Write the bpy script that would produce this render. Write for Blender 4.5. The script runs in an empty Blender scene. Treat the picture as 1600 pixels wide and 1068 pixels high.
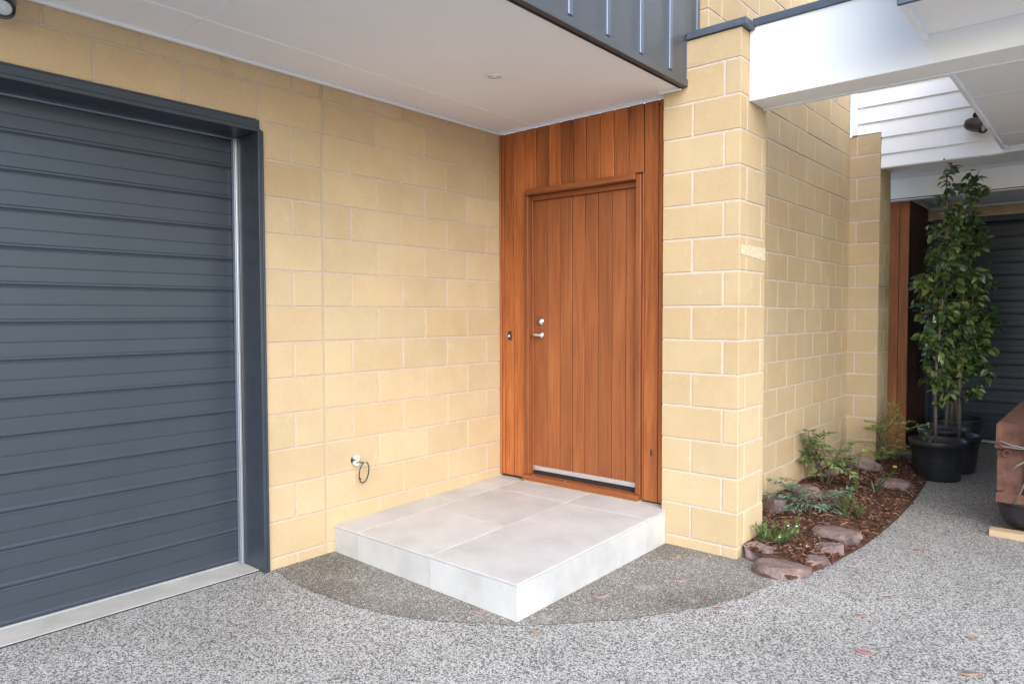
import bpy, bmesh, math, random
from mathutils import Vector, Matrix, noise
R = math.radians
random.seed(7)
scene = bpy.context.scene
COL = scene.collection
G = 1.46            # height of the mortar joint at eye level above the paving

# ------------------------------------------------------------------ camera
cam_d = bpy.data.cameras.new('camera')
cam = bpy.data.objects.new('camera', cam_d); COL.objects.link(cam)
cam_d.sensor_width = 36.0
cam_d.lens = 1101.27 / 1600 * 36
cam_d.clip_start = 0.05; cam_d.clip_end = 500
yaw, pitch, roll = 0.711461, 0.0373256, -0.0029441
fw = Vector((-math.sin(yaw)*math.cos(pitch), math.cos(yaw)*math.cos(pitch), -math.sin(pitch)))
rt = Vector((math.cos(yaw), math.sin(yaw), 0)); up = rt.cross(fw)
r2 = rt*math.cos(roll) + up*math.sin(roll); u2 = r2.cross(fw)
M = Matrix((r2, u2, -fw)).transposed().to_4x4()
M.translation = Vector((3.53793, -3.96519, -0.05208 + G))
cam.matrix_world = M
scene.camera = cam

# ------------------------------------------------------------------ light
SUN_EL, SUN_AZ = 36.0, 129.0        # elevation; azimuth clockwise from +Y
w = bpy.data.worlds.new('World'); scene.world = w; w.use_nodes = True
nt = w.node_tree; nt.nodes.clear()
sky = nt.nodes.new('ShaderNodeTexSky'); sky.sky_type = 'NISHITA'; sky.sun_disc = False
sky.sun_elevation = R(SUN_EL); sky.sun_rotation = R(SUN_AZ)
sky.air_density = 1.0; sky.dust_density = 1.2; sky.ozone_density = 1.0
hs = nt.nodes.new('ShaderNodeHueSaturation'); hs.inputs['Saturation'].default_value = 1.0
bg = nt.nodes.new('ShaderNodeBackground'); bg.inputs['Strength'].default_value = 0.15
wo = nt.nodes.new('ShaderNodeOutputWorld')
nt.links.new(sky.outputs[0], hs.inputs['Color']); nt.links.new(hs.outputs[0], bg.inputs[0]); nt.links.new(bg.outputs[0], wo.inputs[0])
sd = bpy.data.lights.new('sun', 'SUN'); sd.energy = 1.2; sd.angle = R(70); sd.color = (1.0, 0.998, 0.995)
sun = bpy.data.objects.new('sun', sd); COL.objects.link(sun)
sv = Vector((math.sin(R(SUN_AZ))*math.cos(R(SUN_EL)), math.cos(R(SUN_AZ))*math.cos(R(SUN_EL)), math.sin(R(SUN_EL))))
sun.rotation_euler = sv.to_track_quat('Z', 'Y').to_euler()
vs = scene.view_settings
vs.view_transform = 'Standard'; vs.look = 'None'; vs.exposure = 1.6; vs.gamma = 1.0; vs.use_curve_mapping = False
scene.cycles.caustics_reflective = False; scene.cycles.caustics_refractive = False
scene.cycles.max_bounces = 10; scene.cycles.diffuse_bounces = 9

# ------------------------------------------------------------------ materials
class MB:
    """small node-graph helper"""
    def __init__(s, name, rough=0.7, spec=0.4):
        s.m = bpy.data.materials.new(name); s.m.use_nodes = True
        s.t = s.m.node_tree; s.b = s.t.nodes['Principled BSDF']
        s.b.inputs['Roughness'].default_value = rough
        s.b.inputs['Specular IOR Level'].default_value = spec
    def n(s, kind, **kw):
        nd = s.t.nodes.new('ShaderNode' + kind)
        for k, v in kw.items():
            if k in nd.inputs: nd.inputs[k].default_value = v
            else: setattr(nd, k, v)
        return nd
    def l(s, a, b): s.t.links.new(a, b)
    def coords(s, scale=(1,1,1), rnd=True):
        tc = s.n('TexCoord'); mp = s.n('Mapping'); mp.inputs['Scale'].default_value = scale
        s.l(tc.outputs['Object'], mp.inputs['Vector'])
        if rnd:
            oi = s.n('ObjectInfo'); ml = s.n('Math', operation='MULTIPLY'); ml.inputs[1].default_value = 57.0
            s.l(oi.outputs['Random'], ml.inputs[0])
            cx = s.n('CombineXYZ')
            for i in range(3): s.l(ml.outputs[0], cx.inputs[i])
            s.l(cx.outputs[0], mp.inputs['Location'])
        return mp.outputs[0]
    def ramp(s, fac, stops, interp='LINEAR'):
        r = s.n('ValToRGB'); r.color_ramp.interpolation = interp
        e = r.color_ramp.elements
        while len(e) < len(stops): e.new(0.5)
        for el, (p, c) in zip(e, stops): el.position = p; el.color = (*c, 1)
        s.l(fac, r.inputs[0]); return r.outputs[0]
    def noise(s, vec, scale, detail=3, rough=0.55):
        nd = s.n('TexNoise'); nd.inputs['Scale'].default_value = scale
        nd.inputs['Detail'].default_value = detail; nd.inputs['Roughness'].default_value = rough
        s.l(vec, nd.inputs['Vector']); return nd.outputs['Fac']
    def mix(s, fac, a, b, blend='MIX'):
        nd = s.n('Mix', data_type='RGBA', blend_type=blend)
        if isinstance(fac, float): nd.inputs[0].default_value = fac
        else: s.l(fac, nd.inputs[0])
        for i, v in ((6, a), (7, b)):
            if isinstance(v, tuple): nd.inputs[i].default_value = (*v, 1)
            else: s.l(v, nd.inputs[i])
        return nd.outputs[2]
    def color(s, c):
        if isinstance(c, tuple): s.b.inputs['Base Color'].default_value = (*c, 1)
        else: s.l(c, s.b.inputs['Base Color'])
    def bump(s, h, strength=0.3, dist=0.002):
        b = s.n('Bump'); b.inputs['Strength'].default_value = strength; b.inputs['Distance'].default_value = dist
        s.l(h, b.inputs['Height']); s.l(b.outputs[0], s.b.inputs['Normal'])
    def vary(s, col, amount=0.12):
        """per-object brightness variation"""
        oi = s.n('ObjectInfo'); mr = s.n('MapRange')
        mr.inputs['To Min'].default_value = 1 - amount; mr.inputs['To Max'].default_value = 1 + amount
        s.l(oi.outputs['Random'], mr.inputs['Value'])
        h = s.n('HueSaturation'); s.l(mr.outputs[0], h.inputs['Value'])
        if isinstance(col, tuple): h.inputs['Color'].default_value = (*col, 1)
        else: s.l(col, h.inputs['Color'])
        return h.outputs[0]
def scl(c, k): return tuple(min(1, v*k) for v in c)

def mat_block():
    m = MB('concrete_block', 0.92, 0.2); v = m.coords()
    base = (0.515, 0.395, 0.240)
    fine = m.noise(v, 420, 2, 0.7); mid = m.noise(v, 90, 3); big = m.noise(v, 6, 3)
    c = m.ramp(fine, [(0.25, scl(base, 0.78)), (0.5, base), (0.75, scl(base, 1.16))])
    c = m.mix(0.55, c, m.ramp(mid, [(0.3, scl(base, 0.9)), (0.7, scl(base, 1.08))]))
    c = m.mix(0.30, c, m.ramp(big, [(0.3, (0.495, 0.372, 0.226)), (0.7, (0.585, 0.448, 0.27))]))
    pos = m.n('NewGeometry').outputs['Position']
    st = m.noise(pos, 1.1, 5, 0.6)
    c = m.mix(1.0, c, m.ramp(st, [(0.34, (0.90, 0.885, 0.87)), (0.60, (1, 1, 1))]), 'MULTIPLY')
    eff = m.noise(pos, 7.0, 5, 0.65)
    c = m.mix(m.ramp(eff, [(0.60, (0, 0, 0)), (0.80, (0.40, 0.40, 0.40))]), c, (0.60, 0.51, 0.385))
    pit = m.noise(v, 130, 2, 0.5)
    c = m.mix(m.ramp(pit, [(0.70, (0, 0, 0)), (0.76, (0.5, 0.5, 0.5))]), c, (0.30, 0.20, 0.115))
    oi2 = m.n('ObjectInfo'); sp2 = m.n('Math', operation='FRACT'); ml2 = m.n('Math', operation='MULTIPLY'); ml2.inputs[1].default_value = 37.7
    m.l(oi2.outputs['Random'], ml2.inputs[0]); m.l(ml2.outputs[0], sp2.inputs[0])
    c = m.mix(0.32, c, m.mix(1.0, c, m.ramp(sp2.outputs[0], [(0.0, (1.0, 0.90, 0.80)), (0.5, (1, 1, 1)), (1.0, (0.97, 1.0, 1.05))]), 'MULTIPLY'))
    c = m.vary(c, 0.04)
    m.color(c)
    m.bump(m.mix(0.35, fine, mid), 0.45, 0.0022); return m.m
def mat_mortar(name='mortar', lo=(0.50, 0.415, 0.355), hi=(0.61, 0.525, 0.46)):
    m = MB(name, 0.95, 0.15); v = m.coords(rnd=False)
    m.color(m.ramp(m.noise(v, 60, 4), [(0.3, lo), (0.7, hi)]))
    m.bump(m.noise(v, 250, 2), 0.5, 0.002); return m.m
def mat_wood(name, dark, mid, light, rough=0.5, vary=0.16, axis='Z', bump=0.12):
    m = MB(name, rough, 0.35)
    sc = {'Z': (1, 1, 0.035), 'X': (0.035, 1, 1), 'Y': (1, 0.035, 1)}[axis]
    v = m.coords(sc); g = m.noise(v, 70, 5, 0.6); g2 = m.noise(v, 240, 3, 0.6)
    sc2 = {'Z': (1, 1, 0.22), 'X': (0.22, 1, 1), 'Y': (1, 0.22, 1)}[axis]
    b = m.noise(m.coords(sc2), 7, 3)
    c = m.ramp(g, [(0.28, dark), (0.5, mid), (0.74, light)])
    c = m.mix(0.4, c, m.ramp(g2, [(0.3, scl(dark, 1.0)), (0.7, light)]))
    c = m.mix(0.45, c, m.ramp(b, [(0.3, dark), (0.55, mid), (0.72, light)]))
    sc3 = {'Z': (1, 1, 0.010), 'X': (0.010, 1, 1), 'Y': (1, 0.010, 1)}[axis]
    st = m.noise(m.coords(sc3), 115, 4, 0.7)
    c = m.mix(1.0, c, m.ramp(st, [(0.30, (0.62, 0.56, 0.52)), (0.48, (1, 1, 1))]), 'MULTIPLY')
    m.color(m.vary(c, vary)); m.bump(m.mix(0.5, g2, st), bump*1.6, 0.001); return m.m
def mat_plain(name, col, rough=0.5, metal=0.0, spec=0.4, dirt=0.06, scale=4.0, bump=0.0):
    m = MB(name, rough, spec); m.b.inputs['Metallic'].default_value = metal
    v = m.coords(rnd=False); n_ = m.noise(v, scale, 4)
    m.color(m.ramp(n_, [(0.3, scl(col, 1-dirt)), (0.7, scl(col, 1+dirt))]))
    rr = m.n('MapRange'); rr.inputs['To Min'].default_value = max(0.03, rough-0.07); rr.inputs['To Max'].default_value = min(1, rough+0.07)
    m.l(m.noise(v, scale*3, 3), rr.inputs['Value']); m.l(rr.outputs[0], m.b.inputs['Roughness'])
    if bump: m.bump(m.noise(v, 180, 3), bump, 0.001)
    return m.m
def mat_aggregate():
    m = MB('exposed_aggregate', 0.75, 0.35); v = m.coords(rnd=False)
    wv = m.n('VectorMath', operation='ADD'); nz = m.n('TexNoise'); nz.inputs['Scale'].default_value = 60
    m.l(v, nz.inputs['Vector']); ms = m.n('VectorMath', operation='SCALE'); ms.inputs['Scale'].default_value = 0.005
    m.l(nz.outputs['Color'], ms.inputs[0]); m.l(v, wv.inputs[0]); m.l(ms.outputs[0], wv.inputs[1])
    vo = m.n('TexVoronoi'); vo.inputs['Scale'].default_value = 170; vo.inputs['Randomness'].default_value = 1.0; m.l(wv.outputs[0], vo.inputs['Vector'])
    sp = m.n('SeparateColor'); m.l(vo.outputs['Color'], sp.inputs[0])
    c = m.ramp(sp.outputs[0], [(0.0, (0.06, 0.059, 0.057)), (0.13, (0.12, 0.116, 0.11)), (0.26, (0.22, 0.212, 0.198)), (0.38, (0.37, 0.352, 0.325)),
                               (0.46, (0.48, 0.466, 0.44)), (0.64, (0.61, 0.598, 0.572)), (0.92, (0.48, 0.43, 0.36)), (0.97, (0.70, 0.70, 0.69))], 'CONSTANT')
    ed = m.n('TexVoronoi', feature='DISTANCE_TO_EDGE'); ed.inputs['Scale'].default_value = 170; m.l(wv.outputs[0], ed.inputs['Vector'])
    k = m.ramp(ed.outputs['Distance'], [(0.02, (0, 0, 0)), (0.10, (1, 1, 1))])
    c = m.mix(k, (0.25, 0.245, 0.235), c)
    big = m.noise(v, 1.3, 5, 0.62)
    c = m.mix(1.0, c, m.ramp(big, [(0.32, (0.78, 0.775, 0.77)), (0.7, (1.0, 1.0, 1.0))]), 'MULTIPLY')
    m.color(c); m.bump(k, 0.55, 0.003); return m.m
def mat_grit():
    m = MB('fine_gravel', 0.95, 0.2); v = m.coords(rnd=False)
    vo = m.n('TexVoronoi'); vo.inputs['Scale'].default_value = 210; m.l(v, vo.inputs['Vector'])
    sp = m.n('SeparateColor'); m.l(vo.outputs['Color'], sp.inputs[0])
    c = m.ramp(sp.outputs[0], [(0.0, (0.115, 0.107, 0.097)), (0.3, (0.20, 0.188, 0.17)), (0.55, (0.265, 0.25, 0.228)), (0.86, (0.38, 0.362, 0.332)), (0.96, (0.62, 0.61, 0.58))], 'CONSTANT')
    damp = m.noise(v, 1.6, 4)
    c = m.mix(1.0, c, m.ramp(damp, [(0.34, (0.68, 0.64, 0.58)), (0.62, (1.0, 0.99, 0.97))]), 'MULTIPLY')
    d2 = m.noise(v, 5.0, 4)
    c = m.mix(m.ramp(d2, [(0.60, (0, 0, 0)), (0.80, (0.55, 0.55, 0.55))]), c, (0.44, 0.43, 0.41))
    m.color(c); m.bump(m.mix(0.5, vo.outputs['Distance'], m.noise(v, 400, 2)), 0.6, 0.004); return m.m
def mat_tile():
    m = MB('porcelain_tile', 0.38, 0.45); v = m.coords((1, 1, 1))
    a = m.noise(v, 3.2, 6, 0.62); w_ = m.n('TexNoise'); w_.inputs['Scale'].default_value = 5; w_.inputs['Detail'].default_value = 6; w_.inputs['Distortion'].default_value = 1.6
    m.l(v, w_.inputs['Vector'])
    c = m.ramp(a, [(0.3, (0.385, 0.38, 0.37)), (0.5, (0.465, 0.463, 0.456)), (0.7, (0.52, 0.52, 0.515))])
    c = m.mix(m.ramp(w_.outputs['Fac'], [(0.47, (0, 0, 0)), (0.50, (0.05, 0.05, 0.05)), (0.53, (0, 0, 0))]), c, (0.62, 0.615, 0.605))
    c = m.mix(m.ramp(m.noise(v, 9, 5), [(0.62, (0, 0, 0)), (0.78, (0.6, 0.6, 0.6))]), c, (0.355, 0.322, 0.29))
    m.color(m.vary(c, 0.03)); m.bump(m.noise(v, 220, 3), 0.08, 0.001); return m.m
def mat_rock():
    m = MB('stone', 0.85, 0.25); v = m.coords()
    a = m.noise(v, 9, 6, 0.65); b = m.noise(v, 40, 4)
    c = m.ramp(a, [(0.30, (0.055, 0.042, 0.046)), (0.44, (0.14, 0.10, 0.10)), (0.55, (0.22, 0.148, 0.13)), (0.68, (0.30, 0.20, 0.17)), (0.8, (0.17, 0.14, 0.145))])
    c = m.mix(0.28, c, m.ramp(b, [(0.35, (0.07, 0.052, 0.052)), (0.7, (0.32, 0.235, 0.21))]))
    m.color(m.vary(c, 0.22)); m.bump(m.mix(0.5, a, b), 0.9, 0.014); return m.m
def mat_island(name, stops, rough=0.8, spec=0.3, trans=0.0):
    m = MB(name, rough, spec); g = m.n('NewGeometry'); v = m.coords(rnd=False)
    c = m.ramp(g.outputs['Random Per Island'], stops)
    c = m.mix(1.0, c, m.ramp(m.noise(v, 120, 2), [(0.3, (0.82, 0.82, 0.82)), (0.7, (1, 1, 1))]), 'MULTIPLY')
    m.color(c)
    if trans: m.b.inputs['Subsurface Weight'].default_value = 0
    return m.m
def mat_leaf(name, stops, rough=0.35, island=True, trans=0.25):
    m = MB(name, rough, 0.5)
    if island: f = m.n('NewGeometry').outputs['Random Per Island']
    else: f = m.n('ObjectInfo').outputs['Random']
    c = m.ramp(f, stops)
    m.color(c)
    tr = m.n('BsdfTranslucent'); m.l(c, tr.inputs['Color'])
    mx = m.n('MixShader'); mx.inputs[0].default_value = trans
    out = m.t.nodes['Material Output']
    m.l(m.b.outputs[0], mx.inputs[1]); m.l(tr.outputs[0], mx.inputs[2]); m.l(mx.outputs[0], out.inputs['Surface'])
    return m.m
def mat_rust():
    m = MB('rusty_steel', 0.8, 0.3); v = m.coords()
    a = m.noise(v, 12, 6, 0.65)
    c = m.ramp(a, [(0.3, (0.06, 0.03, 0.022)), (0.5, (0.125, 0.058, 0.038)), (0.66, (0.18, 0.09, 0.06)), (0.8, (0.27, 0.185, 0.145))])
    c = m.mix(m.ramp(m.noise(v, 5, 4), [(0.45, (0, 0, 0)), (0.6, (0.6, 0.6, 0.6))]), c, (0.15, 0.075, 0.065))
    m.color(c); m.bump(m.noise(v, 70, 5), 0.4, 0.002); return m.m

MAT = dict(
    block=mat_block(), mortar=mat_mortar(), mortartan=mat_mortar('tan_mortar', (0.455, 0.36, 0.28), (0.545, 0.44, 0.36)),
    cedar=mat_wood('cedar_board', (0.160, 0.040, 0.011), (0.365, 0.108, 0.030), (0.55, 0.190, 0.060), 0.5, 0.28),
    doorwood=mat_wood('stained_door_board', (0.188, 0.056, 0.020), (0.278, 0.090, 0.031), (0.355, 0.124, 0.046), 0.5, 0.12),
    frame=mat_wood('stained_frame', (0.165, 0.048, 0.017), (0.24, 0.076, 0.026), (0.31, 0.108, 0.039), 0.45, 0.06),
    framex=mat_wood('stained_frame_rail', (0.165, 0.048, 0.017), (0.24, 0.076, 0.026), (0.31, 0.108, 0.039), 0.45, 0.06, 'X'),
    darkwood=mat_wood('dark_board', (0.030, 0.011, 0.006), (0.055, 0.020, 0.010), (0.085, 0.033, 0.016), 0.55),  # much darker brown than the cedar boards
    pine=mat_wood('raw_pine', (0.42, 0.30, 0.17), (0.52, 0.38, 0.23), (0.60, 0.46, 0.30), 0.7, 0.05, 'X'),
    navy=mat_plain('dark_steel_paint', (0.032, 0.041, 0.056), 0.34, 0, 0.5, 0.10, 6),
    slat=mat_plain('door_slat_paint', (0.037, 0.046, 0.060), 0.31, 0, 0.5, 0.07, 3, 0.04),
    clad=mat_plain('metal_cladding', (0.085, 0.092, 0.10), 0.38, 0.25, 0.5, 0.08, 2.5),
    cladrib=mat_plain('metal_cladding_seam', (0.125, 0.15, 0.195), 0.33, 0.4, 0.5, 0.08, 2.5),
    cap=mat_plain('metal_capping', (0.085, 0.105, 0.135), 0.42, 0.2, 0.5, 0.16, 9),
    guide=mat_plain('aluminium_guide', (0.30, 0.35, 0.43), 0.35, 0.6, 0.5),
    alu=mat_plain('satin_aluminium', (0.66, 0.67, 0.69), 0.32, 0.75, 0.5, 0.05),
    chrome=mat_plain('satin_chrome', (0.68, 0.67, 0.65), 0.2, 1.0, 0.5, 0.04),
    white=mat_plain('white_paint', (0.85, 0.855, 0.855), 0.6, 0, 0.35, 0.02, 3),
    trim=mat_plain('white_trim', (0.78, 0.80, 0.80), 0.55, 0, 0.35, 0.02, 5),
    soffit=mat_plain('soffit_paint', (0.87, 0.885, 0.90), 0.75, 0, 0.25, 0.02, 1.5),
    strip=mat_plain('joint_strip', (0.92, 0.92, 0.92), 0.6, 0, 0.3, 0.02),
    board=mat_plain('weatherboard_paint', (0.83, 0.84, 0.86), 0.55, 0, 0.35, 0.02, 2),
    black=mat_plain('black_plastic', (0.022, 0.023, 0.027), 0.42, 0, 0.45, 0.2, 14),
    rubber_shade=mat_plain('black_rubber_and_shade', (0.018, 0.019, 0.024), 0.6),  # seal rubber, also black painted for shade at rebate, fascia lip and lintel gap
    lampblack=mat_plain('lamp_black', (0.02, 0.02, 0.023), 0.3, 0, 0.5),
    pvc=mat_plain('grey_white_pvc', (0.68, 0.67, 0.63), 0.45),
    cable=mat_plain('black_cable', (0.035, 0.032, 0.034), 0.45),
    sealant=mat_plain('grey_sealant', (0.44, 0.365, 0.26), 0.7),
    grout=mat_plain('grout', (0.57, 0.565, 0.555), 0.85),
    concrete=mat_plain('smooth_concrete', (0.43, 0.415, 0.385), 0.8, 0, 0.3, 0.14, 5, 0.3),
    shadowgap=mat_plain('dark_gap', (0.03, 0.03, 0.03), 0.9),
    aggregate=mat_aggregate(), grit=mat_grit(), tile=mat_tile(), rock=mat_rock(), rust=mat_rust(),
    soil=mat_plain('bark_soil', (0.075, 0.042, 0.027), 0.95, 0, 0.15, 0.35, 40, 0.8),
    chips=mat_island('bark_chips', [(0.0, (0.036, 0.015, 0.010)), (0.42, (0.095, 0.038, 0.024)), (0.74, (0.17, 0.075, 0.048)), (0.92, (0.31, 0.17, 0.11)), (1.0, (0.42, 0.28, 0.19))], 0.85),
    bark=mat_wood('tree_bark', (0.06, 0.047, 0.037), (0.115, 0.092, 0.073), (0.18, 0.148, 0.12), 0.85, 0.05),
    twig=mat_plain('green_brown_stem', (0.13, 0.105, 0.07), 0.7),
    leafT=mat_leaf('glossy_tree_leaf', [(0.0, (0.024, 0.055, 0.018)), (0.45, (0.052, 0.098, 0.028)), (0.8, (0.11, 0.16, 0.042)), (1.0, (0.21, 0.235, 0.065))], 0.28),
    leafO=mat_leaf('glossy_tree_leaf_single', [(0.0, (0.024, 0.055, 0.018)), (0.45, (0.052, 0.098, 0.028)), (0.8, (0.11, 0.16, 0.042)), (1.0, (0.21, 0.235, 0.065))], 0.28, False),
    leafY=mat_leaf('lime_leaflet', [(0.0, (0.14, 0.22, 0.05)), (0.5, (0.25, 0.33, 0.08)), (0.85, (0.38, 0.41, 0.12)), (1.0, (0.42, 0.24, 0.08))], 0.5),
    leafM=mat_leaf('mid_green_leaflet', [(0.0, (0.10, 0.17, 0.055)), (0.5, (0.20, 0.29, 0.095)), (1.0, (0.36, 0.41, 0.16))], 0.5),
    leafB=mat_leaf('blue_green_leaflet', [(0.0, (0.08, 0.155, 0.11)), (0.5, (0.15, 0.25, 0.17)), (1.0, (0.27, 0.35, 0.22))], 0.5),
    leafR=mat_leaf('needle_leaf', [(0.0, (0.08, 0.17, 0.04)), (0.6, (0.16, 0.28, 0.07)), (1.0, (0.28, 0.37, 0.12))], 0.5),
    leafS=mat_leaf('strap_leaf', [(0.0, (0.03, 0.07, 0.02)), (1.0, (0.07, 0.13, 0.03))], 0.35),
    pinkleaf=mat_plain('pink_dry_leaf', (0.40, 0.19, 0.19), 0.7, 0, 0.3, 0.25, 60),
    tanleaf=mat_plain('tan_dry_leaf', (0.37, 0.25, 0.185), 0.7, 0, 0.3, 0.25, 60),
    flower=mat_plain('pale_petal', (0.66, 0.66, 0.80), 0.6), yellow=mat_plain('yellow_petal', (0.75, 0.55, 0.05), 0.6),
    foil=mat_plain('crumpled_foil', (0.70, 0.71, 0.73), 0.18, 0.9, 0.5),
    wire=mat_plain('galvanised_wire', (0.36, 0.34, 0.32), 0.45, 0.7),
    tag=mat_plain('white_plant_tag', (0.75, 0.75, 0.75), 0.6),
    knot=mat_plain('dark_wood_knot', (0.06, 0.025, 0.012), 0.6),
    smear=mat_plain('pale_mortar_smear', (0.58, 0.49, 0.345), 0.95, 0, 0.2, 0.12, 40, 0.4),
    soilpot=mat_plain('potting_mix', (0.05, 0.032, 0.022), 0.95, 0, 0.2, 0.4, 60, 0.9),
)
mg = MB('lamp_glass', 0.12, 0.6); mg.color((0.55, 0.57, 0.58)); mg.b.inputs['Metallic'].default_value = 0.55; MAT['lens'] = mg.m

# ------------------------------------------------------------------ object helpers
WL = {}                                    # world position of each object's origin
def link(name, mesh, mat, parent=None, loc=(0, 0, 0)):
    """one mesh object; loc is in world space"""
    o = bpy.data.objects.new(name, mesh); COL.objects.link(o)
    if mesh is not None and mat is not None and not mesh.materials: mesh.materials.append(MAT[mat])
    loc = Vector(loc); WL[o.name] = loc
    if parent is not None:
        o.parent = parent; o.location = loc - WL[parent.name]
    else: o.location = loc
    return o
def tag(o, label=None, cat=None, group=None, kind=None):
    if label: o['label'] = label
    if cat: o['category'] = cat
    if group: o['group'] = group
    if kind: o['kind'] = kind
    return o
def thing(name, loc, label, cat, group=None):
    return tag(link(name, None, None, None, loc), label, cat, group)
def from_bm(bm, smooth=False):
    me = bpy.data.meshes.new('mesh'); bm.normal_update(); bm.to_mesh(me); bm.free()
    if smooth:
        for p in me.polygons: p.use_smooth = True
    return me
def from_py(v, f, smooth=False):
    me = bpy.data.meshes.new('mesh'); me.from_pydata(v, [], f); me.update()
    if smooth:
        for p in me.polygons: p.use_smooth = True
    return me
CACHE = {}
def box_mesh(dx, dy, dz, bev, mat):
    key = (round(dx, 4), round(dy, 4), round(dz, 4), bev, mat)
    if key not in CACHE:
        bm = bmesh.new(); bmesh.ops.create_cube(bm, size=1)
        for v in bm.verts: v.co = Vector((v.co.x*dx, v.co.y*dy, v.co.z*dz))
        if bev: bmesh.ops.bevel(bm, geom=list(bm.edges), offset=bev, segments=1, affect='EDGES')
        CACHE[key] = from_bm(bm)
    return CACHE[key]
def box(name, x0, x1, y0, y1, z0, z1, mat, parent=None, bev=0.0):
    return link(name, box_mesh(x1-x0, y1-y0, z1-z0, bev, mat), mat, parent, ((x0+x1)/2, (y0+y1)/2, (z0+z1)/2))
def gz(x, y):
    return -0.022*min(max(x/1.44, 0), 1.5)*min(max(-y/1.5, 0), 1.3)
def tube_mesh(pts, radii, n=8, cap=True):
    pts = [Vector(p) for p in pts]; v = []; f = []
    prev = None
    for i, p in enumerate(pts):
        d = (pts[min(i+1, len(pts)-1)] - pts[max(i-1, 0)]).normalized()
        a = prev if prev is not None else Vector((1, 0, 0)) if abs(d.x) < 0.9 else Vector((0, 1, 0))
        a = (a - d*a.dot(d)).normalized(); prev = a; b = d.cross(a)
        r = radii[i] if isinstance(radii, (list, tuple)) else radii
        for k in range(n):
            t = 2*math.pi*k/n; v.append(p + (a*math.cos(t) + b*math.sin(t))*r)
    for i in range(len(pts)-1):
        for k in range(n):
            f.append((i*n+k, i*n+(k+1) % n, (i+1)*n+(k+1) % n, (i+1)*n+k))
    if cap:
        f.append(tuple(range(n))[::-1]); f.append(tuple((len(pts)-1)*n+k for k in range(n)))
    return v, f
def tube(name, pts, radii, mat, parent=None, n=8, origin=None):
    o = Vector(origin if origin is not None else pts[0])
    v, f = tube_mesh(pts, radii, n)
    return link(name, from_py([p-o for p in v], f, True), mat, parent, o)
def lathe_mesh(profile, n=32, smooth=True):
    v = []; f = []
    for (r, z) in profile:
        for k in range(n):
            t = 2*math.pi*k/n; v.append((r*math.cos(t), r*math.sin(t), z))
    for i in range(len(profile)-1):
        for k in range(n):
            f.append((i*n+k, i*n+(k+1) % n, (i+1)*n+(k+1) % n, (i+1)*n+k))
    f.append(tuple(range(n))[::-1]); f.append(tuple((len(profile)-1)*n+k for k in range(n)))
    return from_py(v, f, False)
def lathe(name, profile, mat, parent, loc, rot=None, n=32):
    me = lathe_mesh(profile, n)
    if rot is not None: me.transform(rot.to_4x4())
    for p in me.polygons: p.use_smooth = len(p.vertices) == 4
    return link(name, me, mat, parent, loc)

# ------------------------------------------------------------------ ground
def sheet(name, poly, zoff, mat, step=0.25, kind='structure'):
    bm = bmesh.new()
    vs_ = [bm.verts.new((x, y, 0)) for x, y in poly]; bm.faces.new(vs_)
    xs = [p[0] for p in poly]; ys = [p[1] for p in poly]
    k = math.ceil(min(xs)/step)
    while k*step < max(xs):
        bmesh.ops.bisect_plane(bm, geom=bm.verts[:]+bm.edges[:]+bm.faces[:], plane_co=(k*step, 0, 0), plane_no=(1, 0, 0)); k += 1
    k = math.ceil(min(ys)/step)
    while k*step < max(ys):
        bmesh.ops.bisect_plane(bm, geom=bm.verts[:]+bm.edges[:]+bm.faces[:], plane_co=(0, k*step, 0), plane_no=(0, 1, 0)); k += 1
    for v in bm.verts: v.co.z = gz(v.co.x, v.co.y) + zoff
    bmesh.ops.recalc_face_normals(bm, faces=bm.faces[:])
    if bm.faces and bm.faces[:][0].normal.z < 0: bmesh.ops.reverse_faces(bm, faces=bm.faces[:])
    return tag(link(name, from_bm(bm), mat), kind=kind)
tag(link('ground', from_py([(-150, -150, -0.06), (150, -150, -0.06), (150, 150, -0.06), (-150, 150, -0.06)], [(0, 1, 2, 3)]), 'concrete'), kind='structure')
sheet('driveway', [(-0.052, -8), (8, -8), (8, 6), (-0.052, 6)], -0.004, 'aggregate', 0.5)
patch = [(-0.05, -1.90), (0.17, -1.917), (0.574, -1.912), (0.892, -1.845), (1.137, -1.738), (1.357, -1.58), (1.506, -1.478), (1.648, -1.322),
         (1.846, -1.079), (2.028, -0.78), (2.123, -0.544), (2.19, -0.29), (2.0, -0.05), (1.95, 0.1), (-0.05, 0.1)]
rp = random.Random(4); pp_ = []
for i in range(11):
    a, b = Vector(patch[i]), Vector(patch[i+1])
    for k in range(9):
        q = a.lerp(b, k/9); nq = noise.noise(Vector((q.x*6, q.y*6, 1.0)))*0.016; pp_.append((q.x + rp.uniform(-.006, .006) + nq, q.y + rp.uniform(-.006, .006) + nq))
patch = pp_ + patch[11:]
sheet('gravel_path', patch, 0.0, 'grit', 0.25)
box('garage_sill', -0.40, -0.056, -4.7, -1.95, -0.15, 0.003, 'concrete', None, 0.001)['kind'] = 'structure'
tag(box('rebate_shadow', -0.0558, -0.049, -4.7, -1.93, -0.1, -0.0005, 'rubber_shade'), kind='structure')  # dark strip in place of the shadow along the sill rebate

# ------------------------------------------------------------------ block walls
def rows(lo, hi):  return range(lo, hi)
def rz(r): return G + 0.2*r + 0.005, G + 0.2*(r+1) - 0.005
BV = 0.0035
JY = -1.5511
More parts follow.
